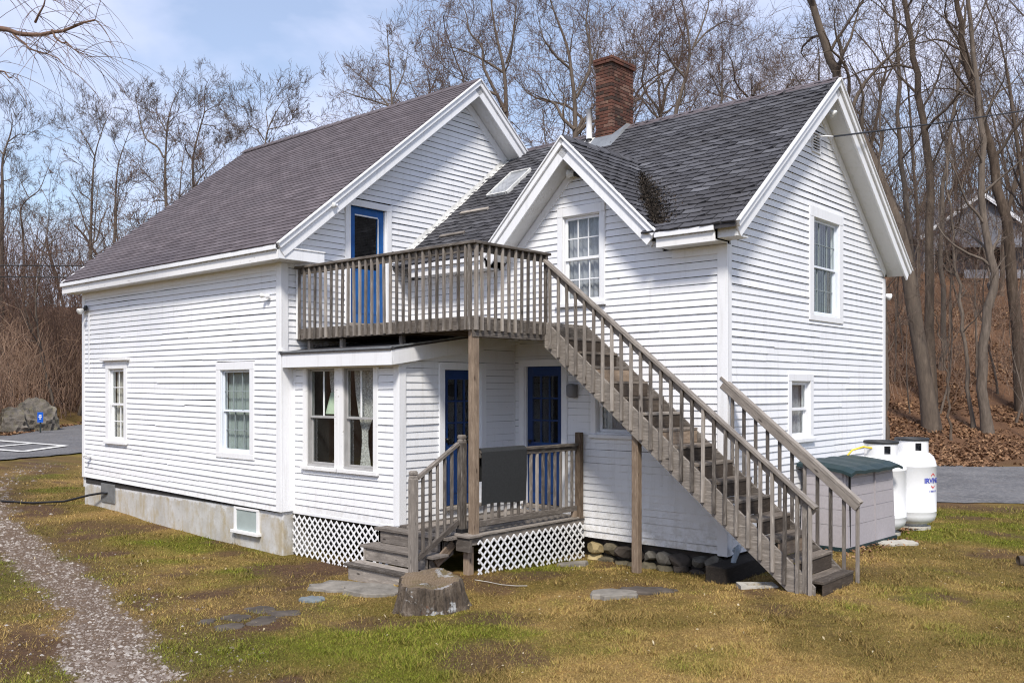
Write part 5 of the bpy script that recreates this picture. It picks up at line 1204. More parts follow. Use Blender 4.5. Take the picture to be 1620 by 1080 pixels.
# ------------------------------------------------------------------ trees
def grow(seed, height, r0, crown0, nlimb, wig, up, spread, dens, lean=(0, 0), fork=0, minr=.010, twlen=1.0, limb_len=.5):
    """returns trunk paths and branch paths (levels)"""
    rg = np.random.default_rng(seed); trunk = []; br = []; tw = []
    def walk(p, d, length, n, w, upb):
        P = [np.array(p, float)]; d = np.array(d, float); d /= np.linalg.norm(d); st = length / n
        for i in range(n):
            d = d + rg.normal(0, w, 3) + np.array([0, 0, upb]); d /= np.linalg.norm(d); P.append(P[-1] + d * st)
        return np.array(P)
    d0 = np.array([lean[0], lean[1], 1.0]); n = 14
    main = walk((0, 0, -.6), d0, height * (.72 if fork else .97) + .6, n, wig * .5, .03); R = r0 * (1 - np.linspace(0, 1, n + 1) ** 1.2 * (.55 if fork else .86)); R[0] *= 1.35; R[1] *= 1.08
    stems = [(main, R)]; trunk.append((main, R))
    if fork:
        for k_ in range(fork):
            a = rg.uniform(0, 6.28); dd = np.array([math.cos(a) * spread, math.sin(a) * spread, 1.1]); i = n - rg.integers(0, 4)
            f_ = walk(main[i], dd, height * rg.uniform(.28, .42), 8, wig * 1.1, .05); Rf = R[i] * .72 * (1 - np.linspace(0, 1, 9) * .72); stems.append((f_, Rf)); trunk.append((f_, Rf))
    def branch(P, R, count, t0, lenf, level):
        n_ = len(P)
        for k_ in range(count):
            t = t0 + (1 - t0) * (k_ + rg.uniform(.1, .9)) / count; f_ = t * (n_ - 1); i = min(int(f_), n_ - 2); p = P[i] + (P[i + 1] - P[i]) * (f_ - i); r = max(R[min(i + 1, n_ - 1)], minr)
            ax = P[i + 1] - P[i]; ax /= np.linalg.norm(ax) + 1e-9
            rv = rg.normal(0, 1, 3); rv -= ax * (rv @ ax); rv /= np.linalg.norm(rv); sp = spread * rg.uniform(.6, 1.3) + .25 * (level > 0)
            d = ax * .75 + rv * sp; d[2] += up * (1 if level < 2 else .4)
            ln = lenf * rg.uniform(.6, 1.25) * (1.15 - .65 * t if level == 0 else 1); nseg = (7, 5, 4, 3)[level]
            Q = walk(p, d, ln, nseg, wig * (1.0, 1.25, 1.4, 1.5)[level], up * .12); rb = max(r * (.55 if level == 0 else .5), minr * 1.15); Rq = np.maximum(rb * (1 - np.linspace(0, 1, nseg + 1) * .85), minr * (.8 if level == 3 else 1))
            (br if level < 2 else tw).append((Q, Rq))
            if level < 3:
                branch(Q, Rq, max(2, int(round((6, 5, 4)[level] * dens * rg.uniform(.7, 1.3)))), (.25, .2, .15)[level], ln * (.5, .52, .55)[level] * twlen, level + 1)
    for si, (P, R_) in enumerate(stems):
        branch(P, R_, max(3, int(nlimb * (1 if si == 0 else .6))), crown0 if si == 0 else .2, height * limb_len * (1 if si == 0 else .62), 0)
    return trunk, br, tw
def tree_proto(name, bark, twm, **kw):
    tr, br, tw = grow(**kw)
    tv, tf = tubes(tr, 9); bv, bf = tubes(br, 5); wv_, wf = tubes(tw, 3)
    return dict(name=name, trunk=newmesh('trunk', tv, tf, bark, True), limbs=newmesh('limbs', bv, bf, bark, True), crown=newmesh('crown', wv_, wf, twm, True))
def plant(pr, x, y, rot, sc, label, group=None, cat='tree', z=None, tilt=(0, 0)):
    z = gh(x, y) if z is None else z; mw = Matrix.Translation((x, y, z)) @ Matrix.Rotation(tilt[0], 4, 'X') @ Matrix.Rotation(tilt[1], 4, 'Y') @ Matrix.Rotation(rot, 4, 'Z') @ Matrix.Diagonal((sc[0], sc[0], sc[1], 1))
    e = bpy.data.objects.new(pr['name'], None); link(e, None, mw); tag(e, label, cat, group)
    for k_ in ('trunk', 'limbs', 'crown'):
        o = bpy.data.objects.new(k_, pr[k_]); COL.objects.link(o); o.parent = e; WM[o] = mw
    return e
LO = [tree_proto('locust_tree', 'bark_grey', 'twig', seed=s, height=17, r0=.22, crown0=.5, nlimb=7, wig=.22, up=.34, spread=.75, dens=.8, fork=f, minr=.009, limb_len=.34, twlen=1.15) for s, f in ((11, 2), (12, 3), (13, 2))]
BR = [tree_proto('broad_tree', 'bark_grey', 'twig_red', seed=s, height=17, r0=.24, crown0=.28, nlimb=10, wig=.19, up=.28, spread=.8, dens=.85, fork=f, minr=.009, limb_len=.46, twlen=1.15) for s, f in ((21, 2), (22, 3), (23, 2))]
FT = [tree_proto('forest_tree', 'bark_brown', 'twig', seed=s, height=19, r0=.16, crown0=.34, nlimb=11, wig=.12, up=.30, spread=.6, dens=.85, lean=(.05, .02), fork=f, minr=.008, limb_len=.36, twlen=1.15) for s, f in ((31, 2), (32, 1), (33, 2))]
SP = [tree_proto('sapling', 'bark_grey', 'twig_red', seed=s, height=8, r0=.05, crown0=.25, nlimb=9, wig=.14, up=.25, spread=.6, dens=.75, fork=0, minr=.005, limb_len=.34) for s in (41, 42, 43)]
def by_px(pr, u, w, top_v, label, rot, wide=1., group=None, hh=17.0, tilt=(0, 0)):
    """stand a tree at photo column u and depth w, tall enough for its top to reach height top_v"""
    x, y = uw(u, w); z = gh(x, y); ztop = CAM[2] + (HORIZON - top_v) * w / FPX; s = (ztop - z) / hh
    return plant(pr, x, y, rot, (s * wide, s), label, group, tilt=tilt)
GL = 'bare locust trees beyond the house on the left'; GC = 'bare trees behind the roofs'; GR = 'bare trees on the leafy bank'
def traced(name, w, stems, r, seed, label, group, bark='bark_grey', twm='twig', nl=8, ll=3., t0=.35, dens=.85, minr=.011, upb=.25):
    """a tree whose stems follow lines (u, v) of the photograph at depth w; the first stem is the trunk and stands on the ground"""
    rg = np.random.default_rng(seed); sts = []; br = []; tw = []
    b0 = uw(stems[0][0][0], w); base = np.array([b0[0], b0[1], gh(*b0) - .2])
    for si, st in enumerate(stems):
        P = [base] if si == 0 else []; dv = rg.normal(0, .5) if si else 0
        for kx, (u, v) in enumerate(st): P.append(np.array(uvw(u, v, w + (dv * kx / len(st) if si else rg.normal(0, .15)))))
        P = np.array(P); t = np.r_[0, np.cumsum(np.linalg.norm(np.diff(P, axis=0), axis=1))]; t /= t[-1]; n_ = max(10, 5 * len(P)); tt = np.linspace(0, 1, n_)
        Q = np.stack([np.interp(tt, t, P[:, i]) for i in range(3)], -1)
        for _ in range(2): Q[1:-1] = .25 * Q[:-2] + .5 * Q[1:-1] + .25 * Q[2:]
        r0 = r * .85 if si == 0 else .8 * sts[0][1][int(np.argmin(np.linalg.norm(sts[0][0] - P[0], axis=1)))]; R_ = np.maximum(r0 * (1 - .90 * tt ** 1.5), minr); 
        if si == 0: R_[0] *= 1.3
        sts.append((Q, R_))
    def sub(Pp, Rp, cnt, ta, ln, lev):
        n_ = len(Pp)
        for k_ in range(cnt):
            tq = ta + (1 - ta) * (k_ + rg.random()) / cnt; f_ = tq * (n_ - 1); i = min(int(f_), n_ - 2); p = Pp[i] + (Pp[i + 1] - Pp[i]) * (f_ - i); ax = Pp[i + 1] - Pp[i]; ax /= np.linalg.norm(ax) + 1e-9; rv = rg.normal(0, 1, 3); rv -= ax * (rv @ ax); rv /= np.linalg.norm(rv)
            d = ax * .7 + rv * rg.uniform(.5, 1.0); d[2] += upb; d /= np.linalg.norm(d); nseg = (8, 6, 4, 3)[lev]; W = [p]; l_ = ln * rg.uniform(.55, 1.25) * (1.1 - .35 * tq)
            for _ in range(nseg): d = d + rg.normal(0, (.22, .20, .13, .10)[lev], 3) + np.array([0, 0, .05]); d /= np.linalg.norm(d); W.append(W[-1] + d * l_ / nseg)
            W = np.array(W); rb = max(Rp[min(i, len(Rp) - 1)] * .5, minr * 1.1); RR = np.maximum(rb * (1 - .85 * np.linspace(0, 1, nseg + 1)), minr * .75); (br if lev < 2 else tw).append((W, RR))
            if lev < 3: sub(W, RR, max(2, int((7, 6, 4)[lev] * dens * rg.uniform(.75, 1.3))), .12, l_ * (.60, .66, .70)[lev], lev + 1)
    for si, (Q, R_) in enumerate(sts): sub(Q, R_, nl if si == 0 else max(4, int(nl * .7)), t0 if si == 0 and len(sts) == 1 else (.62 if si == 0 else .25), ll, 0)
    e = empty(name, base, label, 'tree', group)
    V, F = tubes(sts, 9); mobj('trunk', V, F, bark, e, True); V, F = tubes(br, 5); mobj('limbs', V, F, bark, e, True); V, F = tubes(tw, 3); mobj('crown', V, F, twm, e, True)
traced('locust_tree', 70, [[(2, 400), (4, 300), (3, 250), (12, 225), (22, 200), (18, 180)], [(6, 245), (-20, 215), (-30, 170)], [(12, 225), (30, 212), (46, 214)]], .30, 101, 'bare twisting tree cut by the left edge of the picture', GL, ll=2.6)
traced('locust_tree', 84, [[(38, 420), (36, 360), (30, 330), (45, 312), (62, 305), (70, 282), (78, 262)], [(45, 312), (34, 290), (28, 270)], [(66, 300), (76, 318), (80, 340)]], .20, 102, 'low gnarled bare tree second from the left edge', GL, ll=2.4)
traced('locust_tree', 78, [[(143, 380), (146, 300), (148, 252), (156, 222), (164, 200), (172, 182)], [(150, 248), (138, 224), (128, 206), (108, 196)], [(158, 216), (152, 196), (140, 178)]], .24, 103, 'forked bare tree above the far end of the two cables', GL, ll=3.0)
traced('locust_tree', 80, [[(181, 380), (183, 300), (186, 258), (198, 226), (206, 205)], [(190, 245), (180, 225), (176, 205)], [(198, 226), (215, 214), (226, 212)]], .24, 104, 'slender bare tree left of the tallest left-hand locust', GL, ll=2.8)
traced('locust_tree', 74, [[(263, 360), (263, 322), (261, 280), (262, 235), (266, 190), (272, 160), (285, 140)], [(259, 250), (250, 232), (232, 222), (224, 203), (219, 178), (214, 152), (226, 130)], [(266, 195), (282, 180), (293, 176)], [(264, 210), (246, 176), (240, 168)]], .27, 105, 'tallest bare locust left of the main roof, its left limb kinked', GL, ll=3.0)
traced('locust_tree', 78, [[(306, 330), (306, 290), (304, 252), (311, 222), (318, 196), (327, 172), (320, 148), (330, 126)], [(306, 255), (294, 238), (288, 220)], [(318, 196), (340, 200), (352, 212)], [(322, 178), (345, 165), (358, 150)]], .23, 106, 'bare locust beside the tallest one, just left of the main roof', GL, ll=2.8)
traced('locust_tree', 64, [[(418, 330), (418, 260), (419, 222), (424, 200), (436, 178), (448, 160)], [(418, 222), (408, 206), (396, 200), (384, 180)], [(424, 200), (420, 175), (430, 150)], [(424, 205), (446, 200), (462, 196)]], .24, 107, 'round-crowned bare tree rising alone over the main ridge', GL, ll=2.7)
traced('slanted_tree', 72, [[(300, 310), (318, 275), (335, 262), (352, 244), (356, 220)], [(345, 250), (366, 232), (385, 226)]], .16, 108, 'slanting bare tree low beside the left slope of the main roof', GL, ll=2.2)
by_px(SP[0], 90, 62, 330, 'thin bare sapling over the roadside brush at the far left', .3, 1.2, GL, hh=8); by_px(SP[1], 225, 70, 300, 'thin bare sapling in front of the left-hand locusts', 1.3, 1.2, GL, hh=8); by_px(SP[2], 345, 66, 250, 'thin bare sapling close above the left slope of the main roof', 2.3, 1.2, GL, hh=8)
traced('broad_tree', 54, [[(622, 300), (622, 180), (617, 120), (614, 75), (612, 40)], [(622, 175), (600, 150), (575, 125), (545, 100)], [(622, 170), (592, 160), (556, 150), (530, 138)], [(620, 160), (640, 115), (648, 60)]], .22, 111, 'bare tree alone in the sky left of the main gable peak', GC, twm='twig_red', ll=2.1, minr=.008)
traced('broad_tree', 46, [[(801, 300), (801, 180), (799, 110), (789, 74), (782, 46), (778, 10), (772, -40)], [(800, 178), (781, 140), (764, 106), (764, 74), (742, 52), (738, 20), (720, -10)], [(801, 100), (810, 74), (814, 40), (818, -20)], [(797, 115), (765, 95), (730, 78), (700, 72)], [(785, 150), (750, 135), (715, 120)]], .27, 112, 'wide bare tree directly behind the main gable peak', GC, twm='twig_red', ll=2.6, minr=.0075)
traced('broad_tree', 44, [[(910, 320), (910, 190), (910, 157), (903, 111), (901, 83), (888, 46), (872, 10), (862, -40)], [(912, 155), (934, 111), (934, 74), (926, 40), (935, -20)], [(909, 205), (890, 188), (878, 163), (855, 154), (838, 160)], [(903, 110), (880, 90), (858, 60), (850, 20)]], .26, 113, 'large bare tree behind the chimney, its fork left of the bricks', GC, twm='twig_red', ll=2.6, minr=.0075)
traced('broad_tree', 50, [[(1066, 320), (1067, 182), (1079, 142), (1089, 111), (1093, 83), (1085, 30), (1074, -20)], [(1095, 79), (1110, 43), (1122, 8), (1118, -40)], [(1096, 76), (1118, 50), (1148, 32), (1172, 46)], [(1085, 125), (1060, 95), (1040, 60)]], .25, 114, 'bare tree rising behind the middle of the wing ridge', GC, twm='twig_red', ll=2.5, minr=.0075)
traced('broad_tree', 60, [[(1141, 320), (1141, 160), (1143, 105), (1142, 40)], [(1141, 150), (1125, 120), (1112, 100)], [(1142, 110), (1165, 112), (1195, 100)], [(1141, 178), (1143, 145), (1150, 130), (1190, 122)]], .16, 115, 'slim bare tree over the wing ridge just left of the open sky', GC, twm='twig_red', ll=2.3, minr=.008)
by_px(BR[1], 990, 62, 20, 'fainter bare tree farther back behind the chimney', .5, .8, GC)
by_px(BR[2], 1185, 64, 55, 'low bare tree over the wing ridge left of the leaning trunk', 3.0, .9, GC)
by_px(SP[0], 840, 48, 130, 'thin bare sapling where the main rake meets the wing ridge', 3.0, 1.4, GC, hh=8); by_px(SP[1], 1245, 46, 130, 'thin bare sapling at the right end of the wing ridge', 4.0, 1.4, GC, hh=8)
by_px(SP[2], 705, 56, 90, 'thin bare sapling left of the main gable peak', 4.4, 1.5, GC, hh=8)
# right-hand wood
def custom(name, pts, r, seed, label, group=GR, bark='bark_brown', nl=14, ll=4.0, dens=.9):
    """a tree along a given trunk line (local to its base)"""
    P = np.array(pts, float); base = P[0].copy(); t = np.linspace(0, 1, len(P)); tt = np.linspace(0, 1, 22)
    Q = np.stack([np.interp(tt, t, P[:, i]) for i in range(3)], -1); rg = np.random.default_rng(seed); Q[2:-1] += rg.normal(0, .05, Q[2:-1].shape) * np.array([1, 1, 0]); Rr = r * (1 - .72 * tt); Rr[0] *= 1.35
    br = []; tw = []
    def sub(Pp, Rp, cnt, t0, ln, lev):
        n_ = len(Pp)
        for k_ in range(cnt):
            f_ = (t0 + (1 - t0) * (k_ + rg.random()) / cnt) * (n_ - 1); i = min(int(f_), n_ - 2); p = Pp[i] + (Pp[i + 1] - Pp[i]) * (f_ - i); ax = Pp[i + 1] - Pp[i]; ax /= np.linalg.norm(ax); rv = rg.normal(0, 1, 3); rv -= ax * (rv @ ax); rv /= np.linalg.norm(rv)
            d = ax * .6 + rv * .75; d[2] += .25; d /= np.linalg.norm(d); nseg = (7, 5, 4, 3)[lev]; W = [p]; l_ = ln * rg.uniform(.5, 1.3)
            for _ in range(nseg): d = d + rg.normal(0, .2, 3) + np.array([0, 0, .04]); d /= np.linalg.norm(d); W.append(W[-1] + d * l_ / nseg)
            W = np.array(W); rb = max(Rp[min(i, len(Rp) - 1)] * .45, .008); RR = np.maximum(rb * (1 - .85 * np.linspace(0, 1, nseg + 1)), .006); (br if lev < 2 else tw).append((W, RR))
            if lev < 3: sub(W, RR, max(2, int((5, 5, 4)[lev] * dens * rg.uniform(.7, 1.3))), .2, l_ * .52, lev + 1)
    sub(Q, Rr, nl, .30, ll, 0)
    e = empty(name, base, label, 'tree', group)
    V, F = tubes([(Q, Rr)], 12); mobj('trunk', V, F, bark, e, True); V, F = tubes(br, 5); mobj('limbs', V, F, bark, e, True); V, F = tubes(tw, 3); mobj('crown', V, F, 'twig', e, True)
def onhill(u, w): x, y = uw(u, w); return (x, y, gh(x, y) - .15)
def pxp(u, v, w): return uvw(u, v, w)
custom('leaning_tree', [onhill(1475, 34), pxp(1440, 430, 34), pxp(1385, 270, 34), pxp(1335, 150, 34), pxp(1305, 70, 34), pxp(1270, -40, 34), pxp(1225, -170, 34)], .28, 61, 'thick bare tree leaning left across the right gable', nl=16, ll=4.5)
custom('tall_tree', [onhill(1474, 37), pxp(1472, 420, 37), pxp(1470, 270, 37), pxp(1452, 130, 37), pxp(1438, 40, 37), pxp(1418, -60, 37), pxp(1405, -180, 37)], .20, 62, 'tall straight bare trunk just right of the right gable', nl=13)
custom('forked_tree', [onhill(1618, 36), pxp(1598, 420, 36), pxp(1572, 250, 36), pxp(1545, 165, 36), pxp(1528, 90, 36), pxp(1512, 0, 36), pxp(1500, -120, 36)], .23, 63, 'bare tree slanting left near the right edge of the picture', nl=14)
custom('crooked_tree', [onhill(1563, 33.7), pxp(1551, 590, 33.6), pxp(1562, 510, 33.5), pxp(1574, 435, 33.5), pxp(1560, 370, 33.6), pxp(1552, 260, 33.8), pxp(1548, 150, 34), pxp(1530, 20, 34), pxp(1525, -90, 34)], .20, 64, 'crooked grey trunk bending up from the leafy bank at right', bark='bark_grey', nl=15, ll=3.2)
custom('slim_tree', [onhill(1541, 34.2), pxp(1528, 560, 34.5), pxp(1516, 440, 35), pxp(1500, 330, 35.5), pxp(1496, 200, 36)], .085, 65, 'slim bare tree just left of the crooked grey trunk', bark='bark_grey', nl=10, ll=2.2)
custom('pole_tree', [onhill(1404, 31.5), pxp(1402, 600, 31.5), pxp(1400, 450, 31.6), pxp(1395, 300, 31.8), pxp(1390, 120, 32)], .085, 66, 'thin upright pole of a tree beside the far house corner', nl=9, ll=2.0)
custom('clump_tree', [onhill(1462, 40), pxp(1455, 520, 40), pxp(1438, 380, 40), pxp(1425, 240, 40), pxp(1420, 60, 40), pxp(1412, -40, 40)], .17, 67, 'left trunk of the clump on the bank right of the gable', bark='bark_grey', nl=12)
custom('clump_tree', [onhill(1490, 41), pxp(1492, 510, 41), pxp(1486, 380, 41), pxp(1500, 240, 41), pxp(1520, 80, 41), pxp(1540, -40, 41)], .14, 68, 'right trunk of the clump on the bank right of the gable', bark='bark_grey', nl=12)
custom('bent_sapling', [onhill(1505, 32.8), pxp(1498, 600, 33), pxp(1488, 530, 33), pxp(1476, 480, 33)], .05, 69, 'short thin stem bent on the bank left of the slim tree', nl=6, ll=1.0)
for u, w, tv, i, lb in ((1360, 52, -20, 0, 'bare forest tree showing above the right gable slope'), (1452, 58, 40, 1, 'bare forest tree farther back between gable and tall trunk'), (1512, 66, 60, 2, 'bare forest tree in front of the neighbour house roof'), (1585, 55, -60, 0, 'bare forest tree behind the slanting tree at right'), (1640, 46, -60, 1, 'bare forest tree cut by the right edge of the picture'), (1300, 60, 60, 2, 'bare forest tree behind the peak of the right gable')):
    by_px(FT[i], u, w, tv, lb, u * .7, .9, GR, hh=19)
SAPL = ['thin bare sapling on the bank left of the clump', 'thin bare sapling in front of the right trunk of the clump', 'thin bare sapling behind the slim tree', 'thin bare sapling just right of the crooked grey trunk', 'thin bare sapling near the right edge, before the slanting tree', 'thin tall sapling behind the clump on the bank', 'thin tall sapling before the neighbour house', 'thin tall sapling behind the slanting tree at right', 'thin bare sapling between the clump and the neighbour house', 'thin tall sapling high on the bank behind the crooked trunk', 'thin bare sapling close to the flood lamp on the far corner', 'thin bare sapling cut by the right edge of the picture', 'low bare sapling at the foot of the bank by the right edge', 'low bare sapling on the bank beside the pole tree']
for i, (u, w, tv) in enumerate(((1430, 44, 330), (1486, 36, 380), (1545, 40, 300), (1580, 38, 330), (1606, 35, 380), (1450, 50, 250), (1525, 47, 260), (1600, 48, 220), (1500, 44, 290), (1570, 52, 210), (1415, 40, 380), (1630, 40, 300), (1620, 33, 470), (1440, 36, 470))):
    by_px(SP[i % 3], u, w, tv, SAPL[i], i * 1.9, 1.1, 'thin saplings on the leafy bank', hh=8)
for i, (u, w, tv, lb) in enumerate(((560, 72, 150, 'small bare tree low over the main ridge, left of the lone tree'), (690, 66, 75, 'bare tree between the lone tree and the main gable peak'), (850, 64, 20, 'bare tree in the gap between main gable and chimney'), (960, 70, 40, 'bare tree straight behind the chimney top'), (1035, 66, 20, 'bare tree just right of the chimney'), (1130, 72, 60, 'bare tree low over the middle of the wing ridge'), (1230, 70, 110, 'short bare tree over the wing ridge near the right gable'))):
    by_px(BR[i % 3], u, w, tv, lb, i * 2.1 + .7, .85, GC)
for i, (u, w, tv, lb) in enumerate(((20, 64, 300, 'thin bare tree over the boulders by the left edge'), (120, 68, 270, 'thin bare tree over the roadside brush, left of the forked tree'), (165, 66, 300, 'thin bare tree right of the forked tree at left'), (238, 68, 250, 'thin bare tree between the slender and the tallest locust'), (285, 70, 230, 'thin bare tree between the two tallest locusts'), (372, 68, 210, 'thin bare tree left of the round-crowned one over the ridge'))):
    by_px(SP[i % 3], u, w, tv, lb, i * 1.7, 1.3, GL, hh=8)
# dim far wood closing the hilltop
FARL = ['faint far tree over the boulders at the left edge'] + [f'faint far tree on the hilltop over the left brush, {a} from the left edge' for a in ('second', 'third', 'fourth', 'fifth')] + ['faint far tree over the wing ridge, right of the chimney', 'faint far tree over the wing ridge, near the right gable', 'faint far tree behind the peak of the right gable', 'faint far tree behind the tall straight trunk at right', 'faint far tree behind the crooked trunk at right', 'faint far tree on the hilltop at the right edge', 'faint far tree left of the right gable peak, lowest of the far ones']
for i, (u, w, tv) in enumerate(((30, 108, 330), (110, 112, 310), (205, 116, 280), (290, 112, 270), (370, 108, 250), (1150, 84, 120), (1270, 80, 130), (1390, 78, 140), (1480, 82, 150), (1555, 84, 130), (1615, 78, 120), (1340, 90, 190))):
    by_px((LO + FT)[i % 6], u, w, tv, FARL[i], i * 2.3, 1.1, 'far trees on the hilltop', hh=17)

# willow limb hanging in at the upper left: the tree stands outside the frame
rg = np.random.default_rng(77); wx, wy = uw(-330, 15); wz = gh(wx, wy)
WT = empty('willow_tree', (wx, wy, wz), 'drooping willow twigs hanging into the upper left corner', 'tree')
top = np.array(uvw(-330, -60, 15)); P = [(wx, wy, wz - .2), (wx + .1, wy, wz + 3), tuple(top)]
V, F = tubes([(np.array(P), [.35, .28, .2])], 12); mobj('trunk', V, F, 'bark_grey', WT, True)
lim = []; tws = []
def wl(p, n_): 
    q_ = np.array([uvw(*a) for a in p]); t = np.linspace(0, 1, len(q_)); tt = np.linspace(0, 1, n_); return np.stack([np.interp(tt, t, q_[:, i]) for i in range(3)], -1) + rg.normal(0, .02, (n_, 3))
limbs = [(wl([(-330, -20, 15), (-120, 20, 14.4), (0, 42, 14), (35, 50, 13.9), (80, 55, 13.8), (110, 45, 13.7), (150, 30, 13.6)], 14), .055), (wl([(20, 48, 14), (30, 62, 13.9), (45, 78, 13.9), (75, 85, 13.8), (105, 110, 13.6)], 9), .022), (wl([(-330, -60, 15), (-100, -40, 14.4), (20, -20, 14), (90, -10, 13.8)], 10), .05), (wl([(80, 52, 13.8), (110, 70, 13.6), (135, 90, 13.5)], 7), .018), (wl([(55, 38, 13.9), (64, 20, 13.8), (75, 0, 13.8), (95, -20, 13.7)], 7), .02), (wl([(-300, 60, 15.5), (-60, 95, 15), (0, 112, 14.9), (20, 125, 14.8)], 9), .03)]
for P, r in limbs:
    lim.append((P, r * (1 - .75 * np.linspace(0, 1, len(P)))))
    for k_ in range(26 if r > .03 else 15):
        i = rg.integers(int(len(P) * .35), len(P)); p = P[i].copy(); d = RT * rg.uniform(-.1, 1.0) + FW * rg.normal(0, .5) + np.array([0, 0, rg.uniform(-.4, .55)]); d /= np.linalg.norm(d); W = [p]; ln = rg.uniform(.5, 1.5); n_ = 8
        for _ in range(n_): d = d + np.array([0, 0, -.13]) + rg.normal(0, .05, 3); d /= np.linalg.norm(d); W.append(W[-1] + d * ln / n_)
        W = np.array(W); tws.append((W, np.linspace(.0055, .0025, n_ + 1)))
        if rg.random() < .5:
            q_ = W[4]; d2 = (W[5] - W[4]); d2 /= np.linalg.norm(d2); d2 = d2 + rg.normal(0, .35, 3); W2 = [q_]
            for _ in range(5): d2 = d2 + np.array([0, 0, -.15]); d2 /= np.linalg.norm(d2); W2.append(W2[-1] + d2 * .09)
            tws.append((np.array(W2), np.linspace(.004, .002, 6)))
V, F = tubes(lim, 6); mobj('limbs', V, F, 'willow_twig', WT, True); V, F = tubes(tws, 3); mobj('crown', V, F, 'willow_twig', WT, True)

# ------------------------------------------------------------------ brush, leaves, grass, gravel
def thicket(name, spots, hlo, hhi, mat, label, cat, seed, r=.011, side=4, lean=.22):
    rg = np.random.default_rng(seed); paths = []
    zs = ground_h(spots[:, 0], spots[:, 1])
    for (x, y), z in zip(spots, zs):
        h = rg.uniform(hlo, hhi); d = np.array([rg.normal(0, lean), rg.normal(0, lean), 1]); n = 4; P = [np.array([x, y, z - .1])]
        for i in range(n): d = d + rg.normal(0, .10, 3); d /= np.linalg.norm(d); P.append(P[-1] + d * h / n)
        P = np.array(P); paths.append((P, np.linspace(r * 1.6, r * .6, n + 1)))
        for k_ in range(side):
            i = rg.integers(1, n); q_ = P[i] + (P[i + 1] - P[i]) * rg.random(); d2 = rg.normal(0, .6, 3); d2[2] = abs(d2[2]) + .45; d2 /= np.linalg.norm(d2); l_ = h * rg.uniform(.2, .45); e1 = q_ + d2 * l_ * .5; e2 = e1 + (d2 + rg.normal(0, .25, 3)) * l_ * .5; paths.append((np.array([q_, e1, e2]), np.array([r * .8, r * .6, r * .45])))
    V, F = tubes(paths, 3); return tag(mobj(name, V, F, mat, None, False, centre=False), label, cat, kind='stuff')
def scatter_sw(n, ulo, uhi, wlo, whi, seed, cond=None):
    rg = np.random.default_rng(seed); u = rg.uniform(ulo, uhi, n * 3); w = wlo + (whi - wlo) * rg.random(n * 3) ** 1.2; s = (u - 810) * w / FPX; x = CP[0] + FW[0] * w + RT[0] * s; y = CP[1] + FW[1] * w + RT[1] * s
    k_ = np.ones(len(x), bool) if cond is None else cond(x, y, s, w); return np.stack([x, y], -1)[k_][:n]
left_ok = lambda x, y, s, w: ((x + 40.6) * -.586 + (y - 10) * -.81 > .8) | (w > hill_start(s) + 2)
thicket('roadside_brush', scatter_sw(4300, -520, 260, 42, 105, 1, left_ok), 2.4, 6.2, 'brush_stem', 'dense brown brush along the far side of the road', 'brush', 5, .022, 4)
thicket('hilltop_brush', scatter_sw(2200, -300, 560, 66, 118, 2, left_ok), 6.5, 14.0, 'twig_red', 'tall reddish brush on the hill behind the left roof', 'brush', 6, .022, 5)
right_ok = lambda x, y, s, w: w > hill_start(s) + 4
thicket('bank_brush', scatter_sw(1900, 1250, 1950, 37, 75, 3, right_ok), .8, 3.0, 'brush_stem', 'thin bare undergrowth on the leafy bank at right', 'brush', 7, .008, 4, .4)
thicket('hill_brush', scatter_sw(1900, 560, 1720, 60, 100, 4, right_ok), 4, 11, 'twig', 'bare twiggy undergrowth on the hill behind the trees', 'brush', 8, .016, 6)
def leaf_mesh(name, X, Y, Z, size, mat, label, cat, seed, flat=.5, tone=None):
    rg = np.random.default_rng(seed); n = len(X); a = rg.uniform(0, 6.28, n); s = size * rg.uniform(.6, 1.3, n); t = rg.normal(0, flat, (n, 2))
    ux = np.stack([np.cos(a), np.sin(a), t[:, 0]], -1); vx = np.stack([-np.sin(a), np.cos(a), t[:, 1]], -1); c = np.stack([X, Y, Z], -1)
    V = np.stack([c - ux * s[:, None], c + vx * s[:, None] * .55 + [0, 0, .006], c + ux * s[:, None], c - vx * s[:, None] * .55 + [0, 0, .004]], 1).reshape(-1, 3)
    F = np.arange(4 * n).reshape(n, 4); T = np.repeat(np.clip(rg.normal(.5, .25, n), 0, 1) if tone is None else tone, 4)
    return tag(mobj(name, V, F, mat, None, False, {'tone': ('FLOAT', T)}, centre=False), label, cat, kind='stuff')
pts = scatter_sw(30000, 1330, 1850, 28.5, 52, 11, lambda x, y, s, w: (w > hill_start(s) - .8) & (fbm(x * .8, y * .8, 3) > .30)); zz = ground_h(pts[:, 0], pts[:, 1]) + .03
leaf_mesh('leaf_litter', pts[:, 0], pts[:, 1], zz, .065, 'leaf_litter', 'brown fallen leaves covering the bank at right', 'leaves', 12)
pts = scatter_sw(3500, -40, 220, 47, 66, 13, lambda x, y, s, w: np.abs((x + 40.6) * -.586 + (y - 10) * -.81 - .6) < 1.6); zz = ground_h(pts[:, 0], pts[:, 1]) + .06
leaf_mesh('roadside_leaves', pts[:, 0], pts[:, 1], zz, .10, 'leaf_litter', 'brown leaves along the far road edge', 'leaves', 14)
